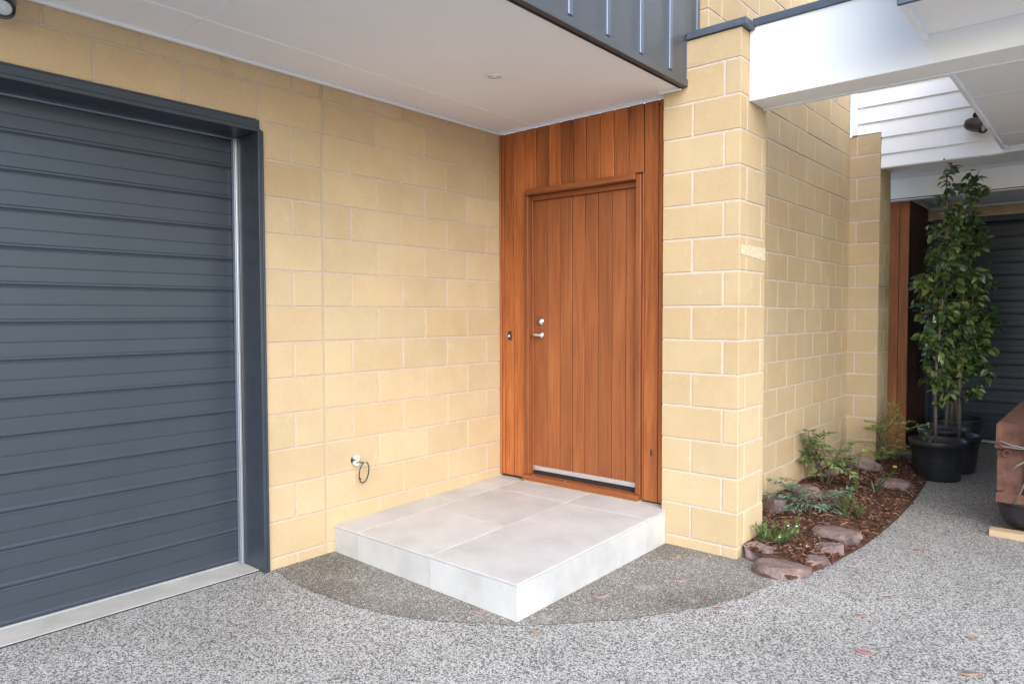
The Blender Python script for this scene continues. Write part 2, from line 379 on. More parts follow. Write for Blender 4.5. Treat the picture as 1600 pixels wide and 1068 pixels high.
# wall beside the garage door (face at x = 0)
lw = thing('block_wall', (-0.095, -1.0, 0), 'cream concrete block wall between the big dark roller door and the timber entry', 'wall')
link('mortar', box_mesh(0.18, 2.0, 2.86, 0, 'mortartan'), 'mortartan', lw, (-0.094, -0.956, 1.41))
link('mortar', box_mesh(0.18, 2.9, 0.36, 0, 'mortartan'), 'mortartan', lw, (-0.0945, -3.40, 2.62))
for r in rows(-8, 7):
    z0, z1 = rz(r)
    if r == -8: z0 = -0.05
    if r == 6: z1 = 2.80
    base = 0.4 if r % 2 else 0.2
    edges = [JY + 0.004]
    y = JY + base
    while y < 0.05: edges.append(y); y += 0.4
    edges.append(0.05)
    for a, b in zip(edges[:-1], edges[1:]):
        y0 = a + (0.005 if a > JY+0.01 else 0.003); y1 = min(b - 0.005, 0.04)
        if y1 - y0 > 0.02: box('block', -0.19, random.uniform(-0.0008, 0.0008), y0, y1, z0, z1, 'block', lw, BV)
    # left of the movement joint
    left_end = -1.935 if r < 5 else -4.8
    y = JY - base; edges = [JY - 0.004]
    while y > left_end + 0.03: edges.append(y); y -= 0.4
    edges.append(left_end)
    for a, b in zip(edges[:-1], edges[1:]):
        y1 = a - (0.005 if a < JY-0.01 else 0.003); y0 = b + (0.005 if b > left_end+0.01 else 0)
        if y1 - y0 > 0.02: box('block', -0.19, random.uniform(-0.0008, 0.0008), y0, y1, z0, z1, 'block', lw, BV)
box('movement_joint', -0.05, -0.0015, JY-0.0045, JY+0.0045, 0.0, 2.75, 'sealant', lw)

# pier beside the entry
PX0, PX1, PY0, PY1 = 1.405, 1.893, -0.074, 0.306
pr = thing('block_pier', (1.65, 0.116, 0), 'cream concrete block pier right of the timber entry under the white beam', 'pillar')
link('mortar', box_mesh(PX1-PX0-0.007, PY1-PY0-0.007, 3.07, 0, 'mortar'), 'mortar', pr, ((PX0+PX1)/2, (PY0+PY1)/2, 3.02-3.07/2+0.005))
for r in rows(-8, 8):
    z0, z1 = rz(r)
    if r == -8: z0 = -0.05
    if r == 7: z1 = 3.028
    jt = lambda: random.uniform(-0.001, 0.001)
    if r == 7:
        box('block', PX0, PX1, PY0+jt(), PY1, z0, z1, 'block', pr, BV)
    elif r % 2 == 0:
        box('block', PX0+jt(), 1.792, PY0+jt(), 0.20, z0, z1, 'block', pr, BV)
        box('block', 1.802, PX1+jt(), PY0+jt(), 0.236, z0, z1, 'block', pr, BV)
        box('block', PX0+jt(), PX1+jt(), 0.246, PY1, z0, z1, 'block', pr, BV)
    else:
        box('block', PX0+jt(), 1.597, PY0+jt(), 0.296, z0, z1, 'block', pr, BV)
        box('block', 1.607, PX1+jt(), PY0+jt(), 0.015, z0, z1, 'block', pr, BV)
        box('block', 1.607, PX1+jt(), 0.025, PY1, z0, z1, 'block', pr, BV)
def smear_mesh():
    rnd = random.Random(3); top = []; bot = []
    for i in range(15):
        t = i/14; top.append((t*0.375, 0.052 + rnd.uniform(-.004, .004))); bot.append((t*0.375, -0.002 - 0.020*t + rnd.uniform(-.004, .004)))
    v = [(0.0022, y, z) for y, z in top] + [(0.0022, y, z) for y, z in bot] + [(0, y, z) for y, z in top] + [(0, y, z) for y, z in bot]
    f = []
    for i in range(14):
        f += [(i+15, i+16, i+1, i), (i, i+1, i+31, i+30), (i+46, i+16, i+15, i+45)]
    return from_py(v, f)
link('mortar_smear', smear_mesh(), 'smear', pr, (PX1+0.0005, PY0+0.003, G+0.298))
# metal cap of the pier
box('capping', 1.562, 1.925, -0.090, 0.040, G+1.570, G+1.611, 'cap', pr, 0.002)
box('capping', 1.570, 1.912, 0.040, 0.099, G+1.572, G+1.609, 'cap', pr, 0.002)

# party wall running back from the pier (face at x = 1.611)
DX, DY1 = 1.611, 3.0756
pw = thing('block_wall', (1.52, 1.6, 0), 'long shaded cream block wall running back along the garden bed', 'wall')
link('mortar', box_mesh(0.18, DY1-0.31, 4.49, 0, 'mortar'), 'mortar', pw, (DX-0.0935, (DY1+0.31)/2, 2.195))
link('mortar', box_mesh(0.18, 0.205, 1.39, 0, 'mortar'), 'mortar', pw, (DX-0.0935, 0.208, 3.745))
for r in rows(-8, 15):
    z0, z1 = rz(r)
    if r == -8: z0 = -0.05
    start = 0.309 if r < 8 else 0.101
    if r == 7: z0, start = z0, 0.309
    base = 2.691 if r % 2 else 2.89
    ed = [DY1]
    y = base
    while y > start + 0.03: ed.append(y); y -= 0.4
    ed.append(start)
    for i, (b, a) in enumerate(zip(ed[:-1], ed[1:])):
        y0 = a + (0.005 if i < len(ed)-2 else 0); y1 = b - (0.005 if i else 0.001)
        if y1 - y0 > 0.02: box('block', DX-0.19, DX+random.uniform(-0.001, 0.001), y0, y1, z0, z1, 'block', pw, BV)

# second pier at the far end
QX1, QY1 = 1.869, 3.47
qp = thing('block_pier', (1.74, 3.27, 0), 'far slim block pier below the white weatherboards behind the garden bed', 'pillar')
link('mortar', box_mesh(QX1-1.55-0.007, QY1-DY1-0.007, 3.10, 0, 'mortar'), 'mortar', qp, ((1.55+QX1)/2, (QY1+DY1)/2, 1.50-0.008))
for r in rows(-8, 8):
    z0, z1 = rz(r)
    if r == -8: z0 = -0.05
    if r == 7: z1 = 3.045
    if r % 2:
        box('block', 1.55, 1.671, DY1+0.002, QY1, z0, z1, 'block', qp, BV)
        box('block', 1.681, QX1, DY1+random.uniform(0, .002), QY1, z0, z1, 'block', qp, BV)
    else:
        box('block', 1.55, QX1, DY1+random.uniform(0, .002), 3.280, z0, z1, 'block', qp, BV)
        box('block', 1.55, QX1, 3.290, QY1, z0, z1, 'block', qp, BV)

# ------------------------------------------------------------------ timber entry wall
tw = thing('timber_wall', (0.7, 0.03, 0), 'orange brown vertical cedar boards around the front door', 'wall')
ZT = G + 1.288
box('backing', 0.0, 1.404, 0.024, 0.060, G+0.852, ZT, 'shadowgap', tw)
box('backing', 0.0, 0.250, 0.024, 0.060, G-1.35, G+0.852, 'shadowgap', tw)
box('backing', 1.213, 1.404, 0.024, 0.060, G-1.35, G+0.852, 'shadowgap', tw)
def vboard(x0, x1, z0, z1, dy=0.0):
    box('board', x0+0.0028, x1-0.0028, dy+random.uniform(-0.0007, 0.0007), 0.022+dy, z0, z1, 'cedar', tw, 0.0022)
vboard(0.000, 0.020, G-1.243, ZT, -0.006); vboard(0.020, 0.047, G-1.243, ZT)
vboard(0.047, 0.136, G-1.243, ZT); vboard(0.136, 0.246, G-1.243, ZT)
tops = [0.246, 0.355, 0.464, 0.572, 0.677, 0.786, 0.896, 1.005, 1.116, 1.228]
for a, b in zip(tops[:-1], tops[1:]): vboard(a, b, G+0.857, ZT)
vboard(1.231, 1.335, G-1.243, ZT); vboard(1.335, 1.402, G-1.243, ZT)
vboard(1.215, 1.231, G-1.243, G+0.855, 0.004)
kb = bmesh.new(); bmesh.ops.create_uvsphere(kb, u_segments=10, v_segments=6, radius=1)
for v in kb.verts: v.co = Vector((v.co.x*0.008, v.co.y*0.0012, v.co.z*0.026))
link('knot', from_bm(kb, True), 'knot', tw, (1.290, 0.0, G-0.93))

# ------------------------------------------------------------------ front door
fd = thing('front_door', (0.73, 0.05, 0.2), 'closed orange brown timber front door of vertical boards with satin lever', 'door')
LX0, LX1, LY = 0.286, 1.175, 0.052
fr = box('door_frame', 0.247, 0.2838, -0.012, 0.10, G-1.212, G+0.8115, 'frame', fd, 0.003)
box('door_frame', 1.177, 1.213, -0.012, 0.10, G-1.212, G+0.846, 'frame', fd, 0.003)
box('head', 0.272, 1.1765, -0.030, 0.045, G+0.812, G+0.852, 'framex', fd, 0.003)
box('head', 0.284, 1.1768, 0.030, 0.10, G+0.776, G+0.8115, 'framex', fd, 0.003)
box('stop', 0.2842, 0.296, 0.030, 0.051, G-1.19, G+0.776, 'frame', fd, 0.002)
box('backing', 0.20, 1.25, 0.101, 0.12, G-1.35, G+0.86, 'shadowgap', fd)
leaf = box('door_leaf', LX0, LX1, LY+0.010, LY+0.045, G-1.188, G+0.775, 'shadowgap', fd)
dj = [0.286, 0.414, 0.523, 0.632, 0.738, 0.848, 0.958, 1.066, 1.175]
for a, b in zip(dj[:-1], dj[1:]):
    box('door_board', a+0.0026, b-0.0026, LY+random.uniform(0, 0.0005), LY+0.012, G-1.188, G+0.774, 'doorwood', fd, 0.0016)
box('weather_strip', 0.290, 1.174, LY-0.018, LY-0.001, G-1.182, G-1.150, 'alu', fd, 0.002)
box('seal', 0.290, 1.174, LY-0.010, LY-0.001, G-1.208, G-1.183, 'rubber_shade', fd)
box('sill', 0.247, 1.213, -0.040, 0.10, G-1.247, G-1.212, 'framex', fd, 0.003)
box('packer', 0.252, 1.212, -0.030, 0.09, G-1.275, G-1.248, 'pine', fd)
for x in (0.335, 0.62): lathe('screw_cap', [(0.006, 0), (0.005, 0.0015), (0.0, 0.002)], 'alu', fd, (x, -0.012, G-1.212), n=10)
RY = Matrix.Rotation(R(90), 3, 'X')      # lathe axis to -Y
lk = lathe('deadlock', [(0.031, 0), (0.031, 0.004), (0.028, 0.010), (0.020, 0.016), (0.017, 0.017), (0.016, 0.021), (0.0, 0.022)], 'chrome', fd, (0.353, LY, G-0.095), RY, 28)
lv = lathe('lever_handle', [(0.027, 0), (0.027, 0.004), (0.024, 0.009), (0.012, 0.011), (0.011, 0.038), (0.0, 0.040)], 'chrome', fd, (0.353, LY, G-0.193), RY, 28)
hv, hf = tube_mesh([(0.300, LY-0.040, G-0.191), (0.33, LY-0.044, G-0.192), (0.353, LY-0.045, G-0.193), (0.38, LY-0.044, G-0.194), (0.408, LY-0.040, G-0.195)], [0.006, 0.0085, 0.011, 0.0085, 0.006], 10)
link('grip', from_py([Vector(p)-Vector((0.353, LY, G-0.193)) for p in hv], hf, True), 'alu', lv, (0.353, LY, G-0.193))
db = thing('doorbell', (0.106, -0.008, G-0.20), 'small black doorbell with a white button on the timber left of the door', 'doorbell')
box('plate', 0.092, 0.120, -0.013, 0.0, G-0.232, G-0.168, 'lampblack', db, 0.003)
lathe('button', [(0.008, 0), (0.008, 0.003), (0.006, 0.006), (0, 0.0065)], 'white', db, (0.103, -0.013, G-0.203), RY, 16)

# ------------------------------------------------------------------ tiled step
stp = thing('entry_step', (0.72, -0.75, 0), 'pale grey porcelain tiled entry step below the front door', 'step')
SX, SY = 1.436, -1.497
def stz(x, y): return G - 1.262 + 0.008*(x/SX) + 0.0265*y*(1 + 0.25*x/SX)
def slab(name, x0, x1, y0, y1, th, mat, parent, top):
    v = [(x0, y0), (x1, y0), (x1, y1), (x0, y1)]; b = 0.0015
    c = Vector(((x0+x1)/2, (y0+y1)/2, top((x0+x1)/2, (y0+y1)/2)))
    ins = [(x0+b, y0+b), (x1-b, y0+b), (x1-b, y1-b), (x0+b, y1-b)]
    vv = [Vector((x, y, top(x, y)))-c for x, y in ins] + [Vector((x, y, top(x, y)-b))-c for x, y in v] + [Vector((x, y, top(x, y)-th))-c for x, y in v]
    ff = [(0, 1, 2, 3)] + [(i+4, (i+1) % 4+4, (i+1) % 4, i) for i in range(4)] + [(i+8, (i+1) % 4+8, (i+1) % 4+4, i+4) for i in range(4)] + [(11, 10, 9, 8)]
    return link(name, from_py(vv, ff), mat, parent, c)
slab('step_core', 0.002, SX-0.010, SY+0.010, 0.02, 0.30, 'grout', stp, lambda x, y: stz(x, y)-0.0075)
xt = [0.001, 0.224, 0.834, SX]
yt = {0: [SY, -0.70, -0.10, 0.022], 1: [SY, -0.895, -0.295, 0.022], 2: [SY, -0.30, 0.022]}
for i in range(3):
    for a, b in zip(yt[i][:-1], yt[i][1:]):
        x1 = xt[i+1] - (0.0013 if i < 2 else 0)
        if i == 2 and b > 0: b = -0.076 if False else b
        slab('tile', xt[i]+(0.0013 if i else 0), x1, a+(0.0013 if a > SY else 0), b-0.0013, 0.010, 'tile', stp, stz)
for i in range(3):    # front risers
    a, b = xt[i]+(0.0013 if i else 0), xt[i+1]-(0.0013 if i < 2 else 0.0)
    zt = stz((a+b)/2, SY)-0.0125
    c = Vector(((a+b)/2, SY+0.006, (zt-0.10)/2))
    vv = []
    for yy in (SY+0.001, SY+0.0095):
        for x, z in ((a, -0.10), (b, -0.10), (b, stz(b, SY)-0.0122), (a, stz(a, SY)-0.0122)): vv.append(Vector((x, yy, z))-c)
    link('tile', from_py(vv, [(0, 1, 2, 3), (7, 6, 5, 4), (1, 5, 6, 2), (4, 0, 3, 7), (3, 2, 6, 7), (0, 4, 5, 1)]), 'tile', stp, c)
ye = [SY+0.0103, -0.30, -0.076]
for a, b in zip(ye[:-1], ye[1:]):
    b2 = b-0.0013
    c = Vector((SX-0.005, (a+b2)/2, 0.04)); vv = []
    for xx in (SX-0.0095, SX-0.001):
        for y, z in ((a, -0.10), (b2, -0.10), (b2, stz(SX, b2)-0.0122), (a, stz(SX, a)-0.0122)): vv.append(Vector((xx, y, z))-c)
    link('tile', from_py(vv, [(3, 2, 1, 0), (4, 5, 6, 7), (1, 2, 6, 5), (0, 4, 7, 3), (3, 7, 6, 2), (0, 1, 5, 4)]), 'tile', stp, c)

# ------------------------------------------------------------------ garage doors
def slat_profile(p):
    return [(0.0, -0.0032), (0.002, -0.0032), (0.005, 0.0005), (0.009, 0.0035), (0.017, 0.0035), (0.023, 0.0005), (p*0.5-0.003, 0.0), (p*0.5-0.0012, -0.0022),
            (p*0.5+0.0012, -0.0022), (p*0.5+0.003, 0.0), (p-0.012, 0.0003), (p-0.005, 0.0015), (p-0.0012, -0.001), (p, -0.0032)]
def slat_mesh(length, p, face):
    key = ('slat', round(length, 3), round(p, 4), face)
    if key in CACHE: return CACHE[key]
    pr_ = slat_profile(p); v = []; f = []
    full = pr_ + [(p, -0.022), (0.0, -0.022)]; n = len(full)
    for s in (-length/2, length/2):
        for z, d in full:
            v.append((d, s, z) if face == 'X' else (s, -d, z))
    for i in range(n):
        j = (i+1) % n; f.append((i, i+n, j+n, j) if face == 'X' else (i, j, j+n, i+n))
    f.append(tuple(range(n))); f.append(tuple(range(n, 2*n))[::-1])
    bm = bmesh.new(); bv = [bm.verts.new(c) for c in v]
    for q in f: bm.faces.new([bv[i] for i in q])
    bmesh.ops.recalc_face_normals(bm, faces=bm.faces[:])
    CACHE[key] = from_bm(bm); return CACHE[key]
# near garage, opening y from -4.6 to -1.957, door plane x = -0.25
gd = thing('garage_door', (-0.25, -3.2, 0), 'big dark blue grey ribbed garage roller door at left of the entry', 'garage door')
OY0, OY1 = -4.60, -1.957
P = 0.1708
z = 0.012
k = 0
while z < G+0.97:
    link('slat', slat_mesh(OY1-OY0-0.016, P, 'X'), 'slat', gd, (-0.252, (OY0+OY1)/2-0.008, z)); z += P; k += 1
box('bottom_rail', -0.262, -0.246, OY0, OY1-0.02, 0.0035, 0.012, 'alu', gd)
box('guide', -0.246, -0.216, OY1-0.020, OY1-0.001, 0.004, G+0.938, 'guide', gd, 0.002)
box('guide_lip', -0.2158, -0.210, OY1-0.012, OY1-0.001, 0.004, G+0.938, 'alu', gd, 0.001)
box('jamb', -0.27, 0.010, OY1, OY1+0.018, -0.01, G+0.955, 'navy', gd, 0.002)
box('jamb_face', 0.0015, 0.014, OY1+0.0185, OY1+0.030, -0.01, G+0.945, 'navy', gd, 0.002)
box('jamb', -0.27, 0.010, OY0-0.018, OY0, -0.01, G+0.955, 'navy', gd, 0.002)
box('head', -0.27, 0.012, OY0, OY1-0.0008, G+0.938, G+0.958, 'navy', gd, 0.002)
box('head', -0.02, 0.006, OY0, OY1+0.012, G+0.9585, G+1.001, 'navy', gd, 0.002)
box('trim', 0.0008, 0.010, OY0, OY1-0.004, G+0.996, G+1.0035, 'navy', gd, 0.001)
box('backing', -0.40, -0.28, OY0-0.05, OY1+0.05, -0.02, G+1.10, 'shadowgap', gd)
box('head_seal', -0.235, -0.225, OY0, OY1-0.02, G+0.930, G+0.9375, 'guide', gd)

# rear garage (faces -y)
GY = 5.05
gw = thing('block_wall', (3.0, GY+0.1, 0), 'shaded cream block strip above the far garage door', 'wall')
box('mortar', 1.80, 4.6, GY+0.004, GY+0.18, G+0.985, G+1.5, 'mortar', gw)
box('mortar', 1.80, 1.882, GY+0.004, GY+0.18, -0.05, G+0.985, 'mortar', gw)
for r in (5, 6, 7):
    z0, z1 = rz(r); x = 1.80 + (0 if r % 2 else -0.2)
    while x < 4.5:
        box('block', max(x, 1.8)+0.005, x+0.395, GY, GY+0.17, z0, z1, 'block', gw, BV); x += 0.4
for r in rows(-8, 5):
    z0, z1 = rz(r); box('block', 1.80, 1.882, GY, GY+0.17, max(z0, -0.05), z1, 'block', gw, BV)
gd2 = thing('garage_door', (3.2, GY+0.15, 0), 'shaded dark ribbed garage door behind the potted trees', 'garage door')
z = 0.045; gx0, gx1 = 1.930, 4.4
while z < G+0.94:
    link('slat', slat_mesh(gx1-gx0, P*0.8, 'Y'), 'slat', gd2, ((gx0+gx1)/2, GY+0.152, z)); z += P*0.8
box('bottom_rail', gx0, gx1, GY+0.135, GY+0.16, 0.012, 0.040, 'alu', gd2)
box('jamb', 1.883, 1.935, GY-0.006, GY+0.16, -0.02, G+0.955, 'navy', gd2, 0.002)
box('jamb', 4.4, 4.45, GY-0.006, GY+0.16, -0.02, G+0.955, 'navy', gd2, 0.002)
box('head', 1.936, 4.399, GY-0.008, GY+0.16, G+0.930, G+0.992, 'navy', gd2, 0.002)
box('backing', 1.8, 4.6, GY+0.182, GY+0.25, -0.05, G+1.3, 'shadowgap', gd2)
# ------------------------------------------------------------------ left porch soffit and upper cladding
ps = thing('soffit', (0.75, -2.0, G+1.31), 'beige white porch soffit above the left garage and front door', 'soffit')
SZ = G + 1.306
YS = -5.0
px = [0.0, 0.330, 1.532]; py = [YS, -2.40, 0.0]
for i in range(2):
    for j in range(2):
        box('panel', px[i]+0.004*(i > 0), px[i+1]-0.004*(i == 0), py[j]+0.004*(j > 0), py[j+1]-0.004*(j == 0), SZ, SZ+0.03, 'soffit', ps)
box('joint_strip', 0.322, 0.338, YS, -0.022, SZ-0.0025, SZ+0.004, 'strip', ps)
for x0, x1 in ((0.022, 0.3215), (0.3385, 1.53)): box('joint_strip', x0, x1, -2.408, -2.392, SZ-0.002, SZ+0.004, 'soffit', ps)
box('trim', 0.0012, 0.022, YS, -0.0215, SZ-0.020, SZ-0.0003, 'trim', ps, 0.004)
box('trim', 0.0012, 1.404, -0.021, -0.0025, SZ-0.020, SZ-0.0003, 'trim', ps, 0.004)
box('trim', 1.380, 1.530, -0.096, -0.0755, SZ-0.020, SZ-0.0003, 'trim', ps, 0.003)
cl = thing('metal_cladding', (1.55, -2.5, G+1.3), 'dark grey standing seam cladding of the upper storey left of the pier', 'cladding')
CX = 1.552
box('fascia', CX-0.018, CX+0.016, YS, -0.076, G+1.297, G+1.342, 'clad', cl, 0.002)
box('drip_edge', CX-0.030, CX-0.0185, YS, -0.076, G+1.293, G+1.306, 'rubber_shade', cl)  # lip coloured black to paint in the shade below the fascia
ribs = [-0.292-0.322*i for i in range(15)]
edges = [-0.079] + ribs
for a, b in zip(edges[:-1], edges[1:]):
    box('cladding_panel', CX-0.012, CX+random.uniform(-.0006, .0006), b+0.0185 if b in ribs else b, a-(0.0185 if a in ribs else 0.0), G+1.3425, G+2.75, 'clad', cl)
for y in ribs: box('seam', CX-0.012, CX+0.022, y-0.018, y+0.018, G+1.343, G+2.75, 'cladrib', cl, 0.003)
box('end_trim', CX-0.012, CX+0.008, -0.0785, -0.0755, G+1.3425, G+1.5695, 'cladrib', cl)
box('cladding_panel', CX-0.012, CX, -0.0785, 0.045, G+1.6115, G+2.75, 'clad', cl)
box('corner_trim', CX-0.030, CX+0.012, 0.0455, 0.085, G+1.6115, G+2.75, 'cladrib', cl, 0.003)
box('upper_wall', 0.0, CX-0.0125, -4.99, -0.03, G+1.342, G+2.75, 'clad', cl)
dl = thing('downlight', (0.814, -0.949, SZ), 'round white recessed downlight in the porch soffit', 'ceiling light')
lathe('ring', [(0.055, 0.0), (0.055, -0.006), (0.050, -0.009), (0.040, -0.005), (0.0385, -0.0005)], 'white', dl, (0.814, -0.949, SZ-0.0006), n=36)
lathe('diffuser', [(0.038, -0.0012), (0.0, -0.0014)], 'soffit', dl, (0.814, -0.949, SZ-0.0006), n=36)

# ------------------------------------------------------------------ white portal beam
pb = thing('portal_beam', (2.9, 0.17, G+1.17), 'thick white painted beam spanning from the block pier across the driveway', 'beam')
box('beam_body', PX1+0.001, 4.6, 0.040, 0.300, G+1.176, G+1.590, 'white', pb, 0.002)
box('edge_bead', PX1+0.001, 4.6, 0.232, 0.262, G+1.164, G+1.1757, 'trim', pb, 0.003)
box('capping', PX1+0.022, 4.6, 0.026, 0.315, G+1.5905, G+1.632, 'cap', pb, 0.002)

# ------------------------------------------------------------------ weatherboard wall
ww = thing('weatherboard_wall', (2.2, 3.1, G+1.27), 'white horizontal weatherboards above the far block pier', 'wall')
WY = 3.080
box('backing', 1.615, 4.6, WY+0.035, WY+0.10, G+1.27, G+4.0, 'board', ww)
zb = [1.268, 1.389, 1.541, 1.690, 1.838, 1.984] + [1.984+0.147*i for i in range(1, 9)]
def wboard(x0, x1, z0, z1):
    h = z1-z0; c = Vector(((x0+x1)/2, WY+0.01, (z0+z1)/2))
    prof = [(WY-0.003, z0), (WY-0.005, z0+0.003), (WY+0.014, z1+0.010), (WY+0.030, z1+0.010), (WY+0.030, z0)]
    vv = [Vector((x, y, z))-c for x in (x0, x1) for y, z in prof]
    ff = [(i, (i+1) % 5, (i+1) % 5+5, i+5) for i in range(5)] + [(0, 4, 3, 2, 1), (5, 6, 7, 8, 9)]
    bm = bmesh.new(); bv = [bm.verts.new(q) for q in vv]
    for q in ff: bm.faces.new([bv[i] for i in q])
    bmesh.ops.recalc_face_normals(bm, faces=bm.faces[:])
    link('weatherboard', from_bm(bm), 'board', ww, c)
for a, b in zip(zb[:-1], zb[1:]):
    wboard(1.676 if a > 1.55 else QX1+0.003, 4.6, G+a, G+b)
wboard(1.676, QX1+0.0025, G+1.590, G+1.690)
box('corner_stop', 1.626, 1.674, WY-0.020, WY+0.034, G+1.590, G+4.0, 'board', ww, 0.002)

# ------------------------------------------------------------------ right overhang
OX, OX1 = 2.786, 6.5  # width past the view added to keep light off the rear
oh = thing('overhang', (4.5, 0.8, G+1.30), 'upper storey overhang with pale grey lined soffit at the right', 'soffit')
OZ = G + 1.318
fy = [-0.485, 0.0385]; by = [0.318, 1.372, 2.605, 3.071]
for a, b in ((fy[0], fy[1]), (by[0], by[1]), (by[1], by[2]), (by[2], by[3])):
    box('panel', OX+0.012, OX1, a+0.002, b-0.002, OZ, OZ+0.03, 'soffit', oh)
for y in by[1:3]: box('joint_strip', OX+0.03, OX1, y-0.006, y+0.006, OZ-0.002, OZ+0.004, 'strip', oh)
for a, b in ((fy[0], fy[1]), (by[0], by[3])):
    box('fascia', OX-0.012, OX+0.0115, a, b, OZ-0.024, OZ+0.26, 'soffit', oh, 0.002)
for y in (fy[0], fy[0]+0.252):
    box('cladding_panel', OX-0.004, OX+0.010, y+0.001, y+0.251, OZ+0.262, OZ+1.15, 'clad', oh)
    box('seam', OX-0.026, OX-0.0045, y-0.015, y+0.015, OZ+0.262, OZ+1.15, 'cladrib', oh, 0.003)
box('cladding_panel', OX-0.004, OX+0.010, 0.320, 3.06, OZ+0.262, OZ+1.15, 'clad', oh)
box('upper_floor', OX+0.0125, OX1, fy[0]+0.01, fy[1]-0.003, OZ+0.032, OZ+1.15, 'clad', oh)
box('upper_floor', OX+0.0125, OX1, by[0]+0.002, by[3]-0.002, OZ+0.032, OZ+1.15, 'clad', oh)
box('front_trim', OX-0.014, OX1, fy[0]-0.022, fy[0]-0.0005, OZ-0.026, OZ+0.06, 'cap', oh, 0.002)
box('corner_block', OX+0.008, OX+0.030, 3.02, 3.066, OZ-0.03, OZ-0.0005, 'trim', oh, 0.002)

# ------------------------------------------------------------------ rear porch
rs = thing('soffit', (3.0, 3.5, G+1.3), 'grey shaded soffit below the white weatherboards in front of the rear lintel', 'soffit')
box('panel', 1.62, 6.5, 3.117, 3.716, G+1.292, G+1.32, 'soffit', rs)
box('panel', 1.62, 6.5, 3.724, 3.898, G+1.292, G+1.32, 'soffit', rs)
box('joint_strip', 1.872, 6.5, 3.714, 3.726, G+1.289, G+1.2965, 'strip', rs)
box('edge_trim', QX1+0.004, OX, 3.082, 3.1165, G+1.262, G+1.2665, 'board', rs)
lb = thing('lintel_beam', (3.0, 3.95, G+1.08), 'pale grey rear lintel beam behind the tree tops', 'beam')
box('beam_body', 1.62, 6.5, 3.900, 3.990, G+1.100, G+1.318, 'white', lb, 0.002)
box('shadow_gap', 1.62, 6.5, 3.910, 3.985, G+1.091, G+1.0995, 'rubber_shade', lb)
box('bottom_bead', 1.62, 6.5, 3.896, 3.992, G+1.080, G+1.0905, 'trim', lb, 0.002)
rc = thing('soffit', (3.0, 4.5, G+1.11), 'dark low ceiling of the far porch left of the rear garage door', 'soffit')
box('panel', 1.62, 6.5, 3.993, GY-0.002, G+1.113, G+1.14, 'soffit', rc)
box('trim', 1.93, 6.5, GY-0.024, GY-0.0025, G+1.097, G+1.1128, 'trim', rc, 0.003)
box('trim', 1.9065, 1.929, 4.102, GY-0.0255, G+1.097, G+1.1128, 'trim', rc, 0.003)
t2 = thing('timber_wall', (1.8, 4.4, 0), 'narrow cedar clad return wall at the far entry behind the second pier', 'wall')
box('backing', 1.62, 1.890, 4.122, GY-0.01, -0.05, G+1.112, 'shadowgap', t2)
for a, b in ((1.62, 1.722), (1.722, 1.816), (1.816, 1.905)):
    box('board', a+0.002, b-0.002, 4.100, 4.120, -0.02, G+1.111, 'cedar', t2, 0.002)
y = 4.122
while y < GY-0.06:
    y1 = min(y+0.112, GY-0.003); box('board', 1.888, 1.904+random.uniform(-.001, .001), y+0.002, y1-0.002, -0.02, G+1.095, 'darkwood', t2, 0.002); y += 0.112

tag(box('added_shade_wall', 4.75, 4.95, 2.3, GY+0.15, -0.05, G+1.075, 'concrete'), kind='structure')  # unseen wall, added to keep the far garage end in shade
# ------------------------------------------------------------------ spotlights
def spotlight(base, head, aim, label, r=0.042, L=0.13):
    base = Vector(base); head = Vector(head); aim = Vector(aim).normalized()
    t = thing('spotlight', base, label, 'spotlight')
    q = aim.to_track_quat('Z', 'Y').to_matrix()
    out = (head - base); out.normalize()
    lathe('mount', [(0.032, 0), (0.032, 0.010), (0.028, 0.014), (0.0, 0.015)], 'lampblack', t, base, out.to_track_quat('Z', 'Y').to_matrix(), 20)
    mid = base + out*0.05
    tube('arm', [base+out*0.012, mid, mid.lerp(head, 0.5)+Vector((0, 0, 0.012)), head - aim*0.02], 0.011, 'lampblack', t, 10)
    lathe('housing', [(0.008, -L*0.62), (r*0.62, -L*0.60), (r*0.86, -L*0.46), (r*0.98, -L*0.2), (r, 0.2*L), (r*1.04, L*0.22), (r*1.04, L*0.38), (r*0.92, L*0.385), (r*0.90, L*0.30)], 'lampblack', t, head, q, 28)
    lathe('lens', [(r*0.89, L*0.31), (r*0.7, L*0.335), (0.0, L*0.345)], 'lens', t, head, q, 24)
spotlight((0.001, -3.085, G+1.262), (0.105, -3.112, G+1.212), (0.62, -0.25, -0.72), 'black spotlight with glass lens on the block wall above the left garage door')
spotlight((2.600, 3.072, G+1.610), (2.62, 2.975, G+1.500), (0.80, -0.25, -0.30), 'black spotlight on the white weatherboards beside the right soffit edge', 0.058, 0.16)

# ------------------------------------------------------------------ conduit in the left wall
cd = thing('conduit_stub', (0.0, -1.345, G-0.93), 'twin pale conduit stubs with a black cable loop low on the block wall', 'conduit')
RX = Matrix.Rotation(R(90), 3, 'Y')
for dz in (0.016, -0.017):
    q = Matrix.Rotation(R(8 if dz > 0 else -4), 3, 'Z') @ RX
    lathe('pipe', [(0.0155, 0.0), (0.0155, 0.036), (0.0125, 0.038), (0.0098, 0.036), (0.0095, 0.006), (0.0, 0.005)], 'pvc', cd, (0.0, -1.348, G-0.932+dz), q, 20)
lathe('wall_hole', [(0.026, 0), (0.024, 0.0015), (0, 0.0016)], 'shadowgap', cd, (0.0012, -1.348, G-0.932), Matrix.Rotation(R(90), 3, 'Y'), 20)
loop = []
for i in range(25):
    t = R(105 + 330*i/24)
    loop.append((0.035+0.012*math.sin(t), -1.300+0.036*math.cos(t), G-1.012+0.066*math.sin(t)))
tube('cable', [(0.02, -1.348, G-0.946), (0.045, -1.335, G-0.944)] + loop, 0.0036, 'cable', cd, 8)
